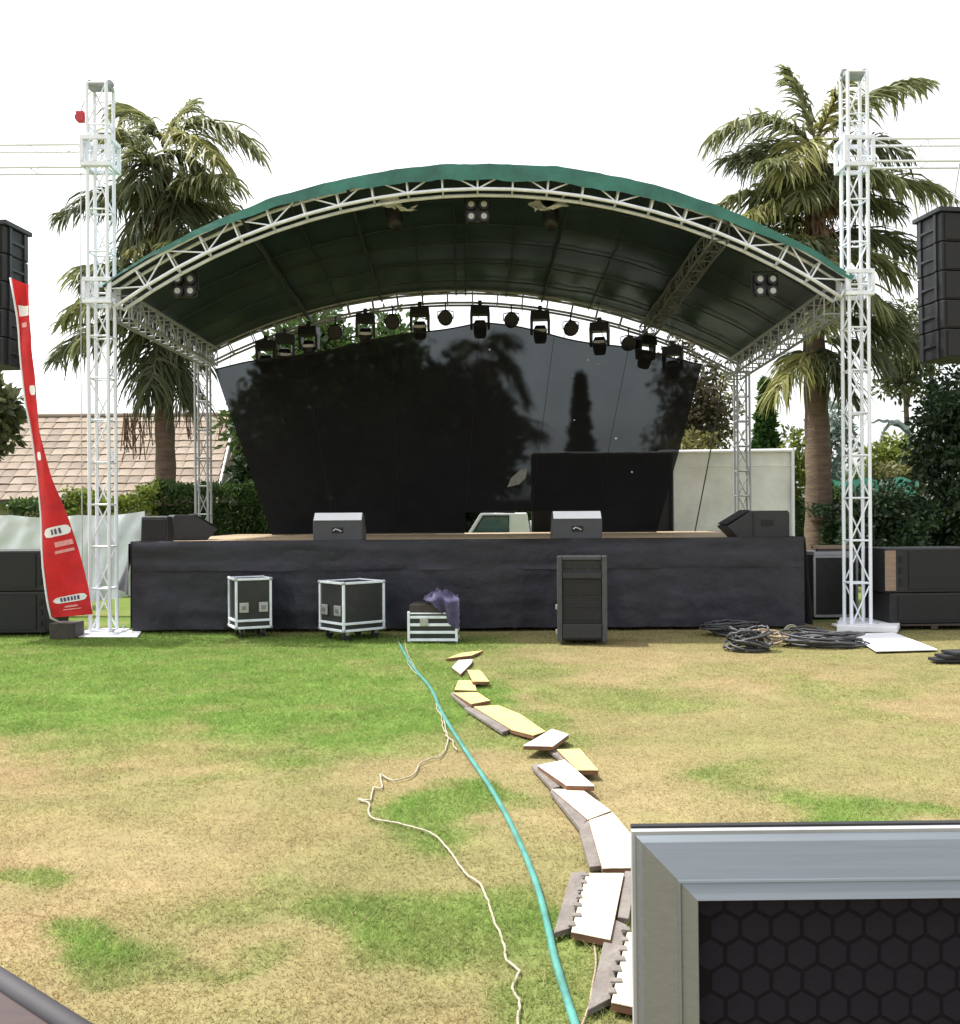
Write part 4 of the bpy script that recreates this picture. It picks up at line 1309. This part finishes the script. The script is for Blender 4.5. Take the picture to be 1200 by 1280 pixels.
tms = [tile_mesh(M['roof_tile']), tile_mesh(M['roof_tile_b']), tile_mesh(M['roof_tile_c'])]
rs = random.Random(4)
iv = rootmat(rf).inverted()
for r_ in range(rows):
    s = (r_ + .5) * tl_
    if s > SL: s = SL - .1
    xlim = xe2 + (xe - xe2) * s / SL
    k = 0
    x = xlim - tw / 2
    while k < 23:
        pos = Vector((x + (0), YE, ev.z)) + sd * s + sn * (.01 + rs.uniform(0, .012))
        o = bpy.data.objects.new('roof_tile', tms[rs.choice((0, 0, 0, 1, 1, 2))])
        COL.objects.link(o); o.parent = rf
        o.matrix_basis = Matrix.Translation(iv @ pos) @ (q_rot @ Matrix.Rotation(rs.uniform(-.025, .025), 3, 'Z')).to_4x4()
        x -= tw; k += 1
part('ridge', MB().tube([(xw, YRG, rg.z + .02), (xe + .05, YRG, rg.z + .02)], .10, 10), M['roof_tile_c'], hs_, True)
part('fascia_board', MB().prism([(xe2 + .04, YE - .05, ev.z - .10), (xe2 + .04, YE - .05, ev.z + .06), (xe + .04, YRG, rg.z + .10), (xe + .04, YRG, rg.z - .08)], (.05, 0, 0)), M['fascia'], hs_, True)
part('gutter', MB().box(((xw + xe2) / 2, YE - .06, ev.z - .04), (xe2 - xw, .10, .10)), M['tray'], hs_, True)

# pale cloth barrier left
YC = 15.6
bz = thing('cloth_barrier', 'pale blue-white cloth barrier sagging behind the left tower', 'barrier', (W(80, 700, YC).x, YC, 0))
xa_, xb_ = W(-70, 700, YC).x, W(182, 700, YC).x
def bar_pt(s, t):
    x = xa_ + (xb_ - xa_) * s
    top = W(0, 640, YC).z + .02 - .07 * math.sin(math.pi * s * 1.0) - .03 * abs(math.sin(s * 9.4)) - .02 * s
    bot = .28 + .08 * math.sin(7 * s)
    y = YC + .025 * math.sin(x * 17 + 5 * t + 2 * math.sin(x * 3)) * (.2 + t) + .09 * (float(fbm(s * 14 + t * 4, t * 4, 71)) - .5) + .015 * math.sin((s * 6 + t) * 9)
    return (x, y, top + (bot - top) * t)
part('cloth', MB().grid(bar_pt, 90, 26), M['barrier'], bz, True, True)
for s in (.02, .34, .66, .98):
    x = xa_ + (xb_ - xa_) * s
    bar('post', (x, YC + .12, 0), (x, YC + .12, 1.55), .02, M['steel'], bz, True)

# teal net fence right, far
YN = 27.0
nf = thing('net_fence', 'ragged teal shade-net fence far behind the right tower', 'fence', (W(1085, 640, YN).x, YN, 0))
na, nb_ = W(1018, 602, YN), W(1150, 606, YN)
part('net', MB().grid(lambda s, t: (na.x + (nb_.x - na.x) * s, YN + .1 * math.sin(8 * s), (na.z + .05 * math.sin(17 * s) + .08 * float(fbm(s * 9, 0, 5))) * (1 - t) + (W(0, 625, YN).z - .25 * s) * t), 40, 5), M['teal_net'], nf, True, True)
for s in (0, .33, .66, 1):
    bar('post', (na.x + (nb_.x - na.x) * s, YN + .15, 0), (na.x + (nb_.x - na.x) * s, YN + .15, na.z + .05), .03, M['steel'], nf, True)

# ================================================================== VEGETATION
def leaf_quads(pos, dirs, length, width, rg_=rng):
    """rhombus leaves: pos (n,3) stem point, dirs (n,3) unit growth direction"""
    n = len(pos)
    length = np.broadcast_to(length, (n,))[:, None]; width = np.broadcast_to(width, (n,))[:, None]
    rnd = rg_.normal(size=(n, 3))
    sd_ = np.cross(dirs, rnd); sd_ /= np.linalg.norm(sd_, axis=1, keepdims=True) + 1e-9
    v = np.zeros((n, 4, 3))
    v[:, 0] = pos
    v[:, 1] = pos + dirs * length * .5 + sd_ * width * .5
    v[:, 2] = pos + dirs * length
    v[:, 3] = pos + dirs * length * .45 - sd_ * width * .5
    return v.reshape(-1, 3), np.arange(n * 4).reshape(n, 4)
def unit(a):
    return a / (np.linalg.norm(a, axis=1, keepdims=True) + 1e-9)

def frond(root, base, tip, arch, m, droop=.75, dens=1.0, leaf=.26, seed=0, spread=.7):
    """bipinnate fishtail-palm frond: curved rachis, hanging side strands of leaflets"""
    rg_ = np.random.default_rng(seed)
    base, tip = Vector(base), Vector(tip)
    L_ = (tip - base).length
    ctrl = base.lerp(tip, .45) + Z * arch
    rach = []
    for i in range(15):
        t = i / 14
        rach.append(base * (1 - t) ** 2 + ctrl * 2 * t * (1 - t) + tip * t * t)
    inv = rootmat(root).inverted()
    rl = [inv @ q for q in rach]
    ns = max(38, int(54 * dens * L_ / 2.0))
    V, Fq = [], []
    for i in range(ns):
        t = .10 + .90 * (i + rg_.random() * .9) / ns
        k = t * 14; a_ = min(int(k), 13)
        p = np.array(rl[a_].lerp(rl[a_ + 1], k - a_))
        tg = np.array((rl[a_ + 1] - rl[a_]).normalized())
        sdv = np.cross(tg, (0, 0, 1)); sdv /= np.linalg.norm(sdv) + 1e-6
        plen = droop * 1.12 * (.45 + .65 * math.sin(math.pi * min(1, t * .85 + .12))) * (.6 + .7 * rg_.random())
        for sg in (-1, 1, rg_.choice((-1, 1))):
            d = sdv * sg * spread * (.3 + .9 * rg_.random()) + tg * (.25 + .6 * rg_.random()) + np.array((0, 0, .25 - .5 * rg_.random()))
            d /= np.linalg.norm(d)
            q = p + rg_.normal(size=3) * .025
            w = (.011 + .015 * rg_.random()) * leaf / .27
            acr = np.cross(d, rg_.normal(size=3)); acr /= np.linalg.norm(acr) + 1e-6
            ring = len(V)
            ns_ = 4
            for j in range(ns_ + 1):
                ww = w * (1, 1.25, 1.1, .8, .12)[j]
                V.append(q - acr * ww); V.append(q + acr * ww)
                q = q + d * plen / ns_
                d = d + np.array((0, 0, -.42)) + rg_.normal(size=3) * .10; d /= np.linalg.norm(d)
                acr = acr - d * acr.dot(d); acr /= np.linalg.norm(acr) + 1e-6
            for j in range(ns_):
                o_ = ring + 2 * j
                Fq.append((o_, o_ + 1, o_ + 3, o_ + 2))
    fr = np_obj('frond', np.array(V), np.array(Fq), m, root)
    part('rachis', MB().tube(rl, [.035 * (1 - .75 * i / 14) for i in range(15)], 6), M['bark'], fr, smooth=True)
    return fr

def palm(label, px, Yp, r_base, py_top, fronds, seed, rand_n=6, low=5.0, lean=0.0):
    b = W(px, 700, Yp); top = W(px + lean, py_top, Yp)
    rt = thing('palm_tree', label, 'palm tree', (b.x, Yp, 0), 0, 'palms behind the stage')
    rs = random.Random(seed)
    pts, rr = [], []
    for i in range(26):
        t = i / 25
        pts.append(Vector(((top.x - b.x) * t + .05 * math.sin(7 * t), .04 * math.sin(5 * t + seed), top.z * t)))
        rr.append(r_base * (1.18 - .45 * t + (.10 if i % 2 else 0) * (1 - t * .3)) * (1 + .25 * max(0, t - .55)))
    part('trunk', MB().tube(pts, rr, 12), M['bark'], rt, smooth=True)
    k = seed * 100
    for bz_py, tx, ty, dy, arch, kind, droop in fronds:
        base = W(px + lean * .8, bz_py, Yp); tip = W(tx, ty, Yp + dy)
        m = {'p': LF['palm'], 'd': LF['palm_dark'], 'y': LF['palm_yellow']}[kind]
        frond(rt, base, tip, arch, m, droop, 1.15, .27, k); k += 1
    for i in range(rand_n):
        a_ = rs.uniform(0, 6.28)
        zb = rs.uniform(low, top.z - .4)
        base = Vector((b.x + (top.x - b.x) * zb / top.z, Yp, zb))
        L_ = rs.uniform(1.4, 2.3)
        tip = base + Vector((math.cos(a_) * L_, math.sin(a_) * L_, rs.uniform(-.3, .7)))
        frond(rt, base, tip, rs.uniform(.5, 1.0), LF['palm_dark'] if rs.random() < .6 else LF['palm'], rs.uniform(.7, 1.0), 1.0, .27, k); k += 1
    # shaggy skirt of dead leaf bases round the upper trunk
    rg_ = np.random.default_rng(seed + 900)
    V, Fq = [], []
    for i in range(520):
        zt__ = top.z * (.62 + .36 * rg_.random() ** .8)
        an = rg_.random() * 6.283
        r0 = r_base * (1.0 + .9 * rg_.random())
        x0_ = (top.x - b.x) * zt__ / top.z
        q = np.array((x0_ + math.cos(an) * r0, math.sin(an) * r0, zt__))
        d = np.array((math.cos(an) * .35, math.sin(an) * .35, -.9)) + rg_.normal(size=3) * .15
        ln = .35 + .7 * rg_.random(); w = .014 + .02 * rg_.random()
        sd__ = np.array((-math.sin(an), math.cos(an), 0)) * w
        o_ = len(V)
        V += [q - sd__, q + sd__, q + d * ln * .6 + sd__, q + d * ln * .6 - sd__, q + d * ln * np.array((.7, .7, 1.05))]
        Fq += [(o_, o_ + 1, o_ + 2, o_ + 3), (o_ + 3, o_ + 2, o_ + 4, o_ + 4)]
    V = np.array(V)
    quads = np.array([f for f in Fq if f[2] != f[3]])
    sk = np_obj('dead_leaf_skirt', V, quads, M['strands'], rt); sk['kind'] = 'stuff'
    return rt
fl = [(185, 148, 145, .6, .75, 'p', .75), (180, 158, 205, -.4, .9, 'd', .8), (175, 240, 128, .5, .2, 'p', .55), (178, 322, 188, -.4, 1.0, 'p', .85), (185, 275, 205, -1.2, .75, 'y', .8),
      (190, 262, 245, .8, .6, 'd', .9), (205, 170, 235, -1.0, .6, 'd', .9), (240, 75, 272, -.3, .55, 'd', .75), (255, 130, 262, .9, .5, 'd', .8), (270, 268, 290, .5, .6, 'd', .9),
      (300, 165, 318, -.9, .5, 'y', .6), (350, 75, 405, .4, .6, 'p', .75), (380, 92, 432, -.6, .4, 'p', .7), (370, 255, 400, .6, .5, 'd', .8), (410, 160, 440, -.5, .4, 'd', .9), (415, 250, 455, -.4, .4, 'd', .8),
      (225, 235, 300, -.8, .5, 'd', 1.0), (240, 160, 300, -.5, .4, 'd', 1.0), (330, 245, 375, -.8, .5, 'd', 1.0), (345, 165, 395, -.9, .4, 'd', .9), (430, 225, 500, -.5, .3, 'd', 1.1), (440, 235, 500, .3, .3, 'd', .9), (400, 70, 450, .8, .6, 'd', .9), (360, 110, 385, -.7, .6, 'p', .8), (395, 190, 480, -.9, .2, 'd', 1.1), (300, 150, 345, .5, .5, 'd', .9), (430, 180, 500, -.4, .3, 'd', .9), (395, 245, 430, .6, .3, 'd', .9)]
PL = palm('fishtail palm with shaggy crown behind the left tower', 205, 22.0, .20, 195, fl, 3, 8, 5.4)
fr_ = [(180, 985, 88, .5, .35, 'p', .6), (185, 890, 172, -.5, 1.0, 'p', .85), (180, 1155, 105, .3, .75, 'p', .75), (178, 1060, 100, -.8, .2, 'y', .6), (200, 925, 200, .9, .6, 'd', .9), (195, 1130, 190, -.5, .6, 'd', .9),
       (190, 985, 215, -1.3, .7, 'y', .9), (215, 1060, 240, -1.1, .5, 'd', .9), (255, 885, 265, -.2, .75, 'p', .75), (265, 930, 275, -1.1, .55, 'y', .7), (250, 1185, 245, .2, .75, 'p', .8), (270, 1120, 265, .8, .5, 'd', .8),
       (315, 965, 310, -.9, .5, 'y', .7), (330, 1130, 345, -.4, .6, 'p', .9), (380, 1125, 400, .3, .5, 'd', .9), (410, 965, 420, .2, .5, 'd', .9), (430, 1105, 450, -.6, .4, 'd', .9), (440, 1050, 470, -.9, .4, 'd', .8), (450, 985, 465, .7, .4, 'd', .7), (300, 1165, 330, .8, .7, 'd', .9), (345, 1100, 380, -1.0, .4, 'p', .9), (400, 1150, 440, .6, .5, 'd', .9), (440, 970, 490, -.8, .3, 'y', .9), (440, 1065, 500, -.6, .3, 'd', .9), (240, 950, 245, .6, .6, 'd', .9), (290, 900, 285, .5, .6, 'd', .8), (230, 1120, 225, -.9, .5, 'p', .8), (225, 1000, 250, -1.2, .4, 'p', .9)]
PR_ = palm('taller fishtail palm with thick trunk behind the right tower', 1020, 22.0, .25, 190, fr_, 5, 9, 5.2, 0)
# hanging flower strands on the left palm
fs_ = MB()
rs = random.Random(12)
for i in range(46):
    q = W(rs.uniform(155, 190), rs.uniform(512, 528), 21.7) if i < 32 else W(rs.uniform(222, 285), rs.uniform(512, 524), 21.7)
    ln = rs.uniform(.4, .95) if i < 32 else rs.uniform(.3, .6)
    fs_.tube([q, q + Vector((rs.uniform(-.06, .06), rs.uniform(-.1, .1), -ln * .5)), q + Vector((rs.uniform(-.08, .08), 0, -ln))], .012, 5)
fso = part('flower_strands', fs_, M['strands'], PL, True); fso['kind'] = 'stuff'

def leafy_tree(name, label, px, Yt, z_crown, radii, m, seed, nclump=60, per=70, leaf=.16, r_trunk=.12, shape='round', cat='tree', group='trees behind the stage', core=True, fill=1.0):
    b = W(px, 700, Yt)
    rt = thing(name, label, cat, (b.x, Yt, 0), 0, group)
    rg_ = np.random.default_rng(seed)
    rs = random.Random(seed)
    ctr = np.array((0, 0, z_crown))
    rad = np.array(radii, float)
    d = unit(rg_.normal(size=(nclump, 3)))
    rr = rg_.random(nclump) ** .5
    cc = ctr + d * rad * (.25 + .68 * rr[:, None])
    if shape == 'cone':
        tt = rg_.random(nclump) ** .8
        an = rg_.random(nclump) * 2 * math.pi
        cr = (1 - tt) ** .8 * .95
        cc = np.stack([np.cos(an) * cr * rad[0] * .8, np.sin(an) * cr * rad[1] * .8, z_crown - rad[2] + tt * 2 * rad[2]], 1)
    cs_ = (.16 + .22 * rg_.random(nclump)) * rad.mean() if shape != 'cone' else (.30 * (1 - tt) + .04) * rad[0]
    P, D = [], []
    for c, s in zip(cc, cs_):
        o = unit(rg_.normal(size=(per, 3)))
        pos = c + o * s * (rg_.random((per, 1)) ** .4)
        P.append(pos)
        dd = o * .6 + rg_.normal(size=(per, 3)) * .45
        dd[:, 2] += .55 if shape == 'cone' else -.12
        D.append(dd)
    P, D = np.concatenate(P), unit(np.concatenate(D))
    v, f = leaf_quads(P, D, leaf * (.6 + .8 * rg_.random(len(P))), leaf * .5, rg_)
    cro = np_obj('crown', v, f, m, rt)
    zb = z_crown - radii[2] * .2
    pts = [Vector((.06 * math.sin(3 * t / 6 + seed), .05 * math.cos(t), zb * t / 6)) for t in range(7)]
    tr = part('trunk', MB().tube(pts, [r_trunk * (1.2 - .7 * t / 6) for t in range(7)], 8), M['bark_b'], rt, smooth=True)
    for k in range(7 if shape == 'round' else 2):
        c = Vector(cc[rs.randrange(nclump)])
        s = pts[-1].lerp(pts[4], rs.random())
        part('limb', MB().tube([s, s.lerp(c, .5) + Vector((0, 0, -.1)), c], [r_trunk * .45, r_trunk * .28, r_trunk * .1], 6), M['bark_b'], tr, smooth=True)
    return rt

leafy_tree('broadleaf_tree', 'bushy green tree seen above the left half of the backdrop', 425, 25.5, 4.3, (2.6, 1.6, 2.7), LF['green'], 21, 170, 120, .24, .16)
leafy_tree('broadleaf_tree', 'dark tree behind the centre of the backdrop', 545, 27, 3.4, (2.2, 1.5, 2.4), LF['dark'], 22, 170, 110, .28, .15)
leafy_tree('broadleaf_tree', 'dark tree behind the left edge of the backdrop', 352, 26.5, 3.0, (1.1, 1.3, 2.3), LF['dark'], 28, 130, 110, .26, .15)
leafy_tree('broadleaf_tree', 'olive brown tree beside the right edge of the backdrop', 862, 26, 4.2, (.95, .9, 2.1), LF['brown'], 23, 60, 70, .17, .12)
leafy_tree('broadleaf_tree', 'thin leaved pale tree between backdrop and rear right tower', 892, 29, 4.6, (.9, .8, 1.6), LF['olive'], 24, 26, 34, .17, .08)
p4 = [(430, 660, 500, .3, .9, 'd', .9), (430, 560, 470, -.3, .7, 'd', .9), (425, 640, 425, .5, .3, 'd', .7), (440, 585, 430, .6, .3, 'd', .8), (450, 650, 560, -.4, .7, 'd', .9), (460, 545, 560, .4, .6, 'd', .9), (470, 610, 560, -1, .4, 'd', .9)]
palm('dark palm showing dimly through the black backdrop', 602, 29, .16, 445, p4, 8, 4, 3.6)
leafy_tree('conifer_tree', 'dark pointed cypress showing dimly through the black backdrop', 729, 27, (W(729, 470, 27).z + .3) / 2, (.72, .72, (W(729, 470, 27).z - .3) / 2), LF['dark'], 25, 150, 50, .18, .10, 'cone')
zc_ = W(958, 478, 25).z
leafy_tree('conifer_tree', 'bright green columnar conifer above the canvas wall', 958, 25, (zc_ + .4) / 2, (.62, .62, (zc_ - .4) / 2), LF['conifer'], 26, 190, 60, .16, .10, 'cone')
leafy_tree('shrub', 'yellow-green shrub between the conifer and the palm trunk', 990, 24.5, 2.7, (.55, .5, 1.0), LF['lime'], 27, 36, 50, .15, .05, cat='shrub')
leafy_tree('broadleaf_tree', 'large dark tree at the right edge behind the subwoofers', 1222, 20.5, 2.7, (1.15, 1.1, 2.3), LF['dark'], 31, 150, 100, .15, .14)
leafy_tree('broadleaf_tree', 'dim leafy tree hanging behind the right array', 1135, 31, W(1135, 440, 31).z, (1.3, 1.0, 1.7), LF['palm_dark'], 39, 60, 60, .2, .12)
leafy_tree('shrub', 'yellow flowering shrub right of the right tower', 1118, 30, W(1118, 574, 30).z, (1.15, .8, .65), LF['lime'], 32, 50, 60, .16, .06, cat='shrub')
leafy_tree('shrub', 'olive coloured shrub above the teal net fence', 1125, 28.4, W(1125, 605, 28.4).z, (.95, .7, .6), LF['olive'], 33, 50, 60, .16, .06, cat='shrub')
leafy_tree('shrub', 'pale blue-green shrub just left of the right tower', 1040, 29, W(1040, 555, 29).z, (.65, .6, 1.3), LF['pale'], 34, 36, 40, .2, .05, cat='shrub')
leafy_tree('shrub', 'green shrub below the teal net beside the palm trunk', 1042, 24, 1.35, (.55, .6, .85), LF['green'], 35, 50, 60, .14, .05, cat='shrub')
leafy_tree('shrub', 'dark shrub behind the right subwoofer stack', 1110, 19.5, 1.1, (1.0, .6, .95), LF['dark'], 36, 100, 80, .13, .05, cat='shrub')
leafy_tree('shrub', 'dark leafy shrub at the far left edge behind the array', -8, 17.5, 3.4, (.42, .5, .8), LF['palm_dark'], 37, 22, 40, .22, .06, cat='shrub')
leafy_tree('shrub', 'low spiky green shrub on the right of the backdrop foot', 868, 24, 3.05, (.7, .5, .42), LF['olive'], 38, 26, 40, .17, .05, cat='shrub')
# pale arching banana-like plant on the right
bp_ = W(1172, 700, 23)
bpl = thing('banana_plant', 'plant with pale arching blades right of the right tower', 'plant', (bp_.x, 23, 0))
part('stem', MB().tube([(0, 0, 0), (-.02, 0, 1.4), (0, 0, 2.9)], [.10, .08, .05], 8), M['bark_b'], bpl, smooth=True)
iv = rootmat(bpl).inverted()
for (tx, ty, cx, cy, wd__) in ((1098, 560, 1112, 478, .34), (1085, 530, 1120, 505, .22), (1190, 470, 1160, 480, .3), (1120, 600, 1140, 500, .2), (1150, 455, 1168, 480, .2)):
    a0, a1, a2 = iv @ W(1172, 585, 23), iv @ W(cx, cy, 23), iv @ W(tx, ty, 22.7)
    def bl_(s, t, a0=a0, a1=a1, a2=a2, wd__=wd__):
        q = a0 * (1 - t) ** 2 + a1 * 2 * t * (1 - t) + a2 * t * t
        w = wd__ * math.sin(math.pi * min(1, max(.03, t))) ** .6 * (s - .5)
        return q + Vector((w * .45, w * .9, -abs(w) * .7 + .02 * math.sin(40 * t)))
    part('blade', MB().grid(bl_, 4, 22), LF['pale'], bpl, smooth=True)

def hedge(name, label, px0, px1, py_top, Yh, depth, m, seed, leaf=.09, dens=900, cat='hedge', top_var=.15):
    a, b = W(px0, 650, Yh), W(px1, 650, Yh)
    zt_ = W((px0 + px1) / 2, py_top, Yh).z
    rt = thing(name, label, cat, ((a.x + b.x) / 2, Yh, 0))
    L_ = b.x - a.x
    rg_ = np.random.default_rng(seed)
    n_ = int(dens * (L_ + depth) * zt_)
    x = (rg_.random(n_) - .5) * L_
    hloc = zt_ * (1 - top_var + 2 * top_var * fbm(x * 1.7, x * 0 + seed, seed))
    face = rg_.random(n_)
    z = np.where(face < .6, rg_.random(n_), 1 - .10 * rg_.random(n_)) * hloc
    y = np.where(face < .6, -depth / 2 + .22 * (rg_.random(n_) - .3), (rg_.random(n_) - .5) * depth) + .12 * (fbm(x * 2, z * 2, seed + 1) - .5) * 2
    P = np.stack([x, y, z], 1)
    D = rg_.normal(size=(n_, 3)); D[:, 1] -= .5; D[:, 2] += .35
    v, f = leaf_quads(P, unit(D), leaf * (.6 + .8 * rg_.random(n_)), leaf * .5, rg_)
    np_obj('leaves', v, f, m, rt)
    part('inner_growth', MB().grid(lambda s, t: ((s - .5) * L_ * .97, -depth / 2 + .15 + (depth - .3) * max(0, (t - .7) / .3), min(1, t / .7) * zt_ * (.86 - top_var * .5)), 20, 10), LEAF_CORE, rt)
    return rt
hedge('clipped_hedge', 'dark green clipped hedge behind the left rear tower', 196, 345, 603, 20.5, 1.2, LF['green'], 51, .085, 1500)
hedge('low_shrub_bed', 'yellow-green shrub row between the left tower and palm trunk', 92, 205, 615, 20.0, 1.0, LF['lime'], 52, .11, 800, 'shrubs', .3)
hedge('dark_shrub_bed', 'dark green shrubs behind the red banner', 20, 106, 628, 20.4, 1.0, LF['green'], 53, .11, 800, 'shrubs', .25)
hedge('tall_hedge', 'dark tall hedge far behind the right subwoofers', 1015, 1260, 628, 21.5, 1.2, LF['dark'], 54, .11, 900, 'hedge', .15)
hedge('far_hedge', 'distant green hedge line behind the stage', 250, 1080, 600, 33, 1.5, LF['green'], 55, .16, 260, 'hedge', .2)
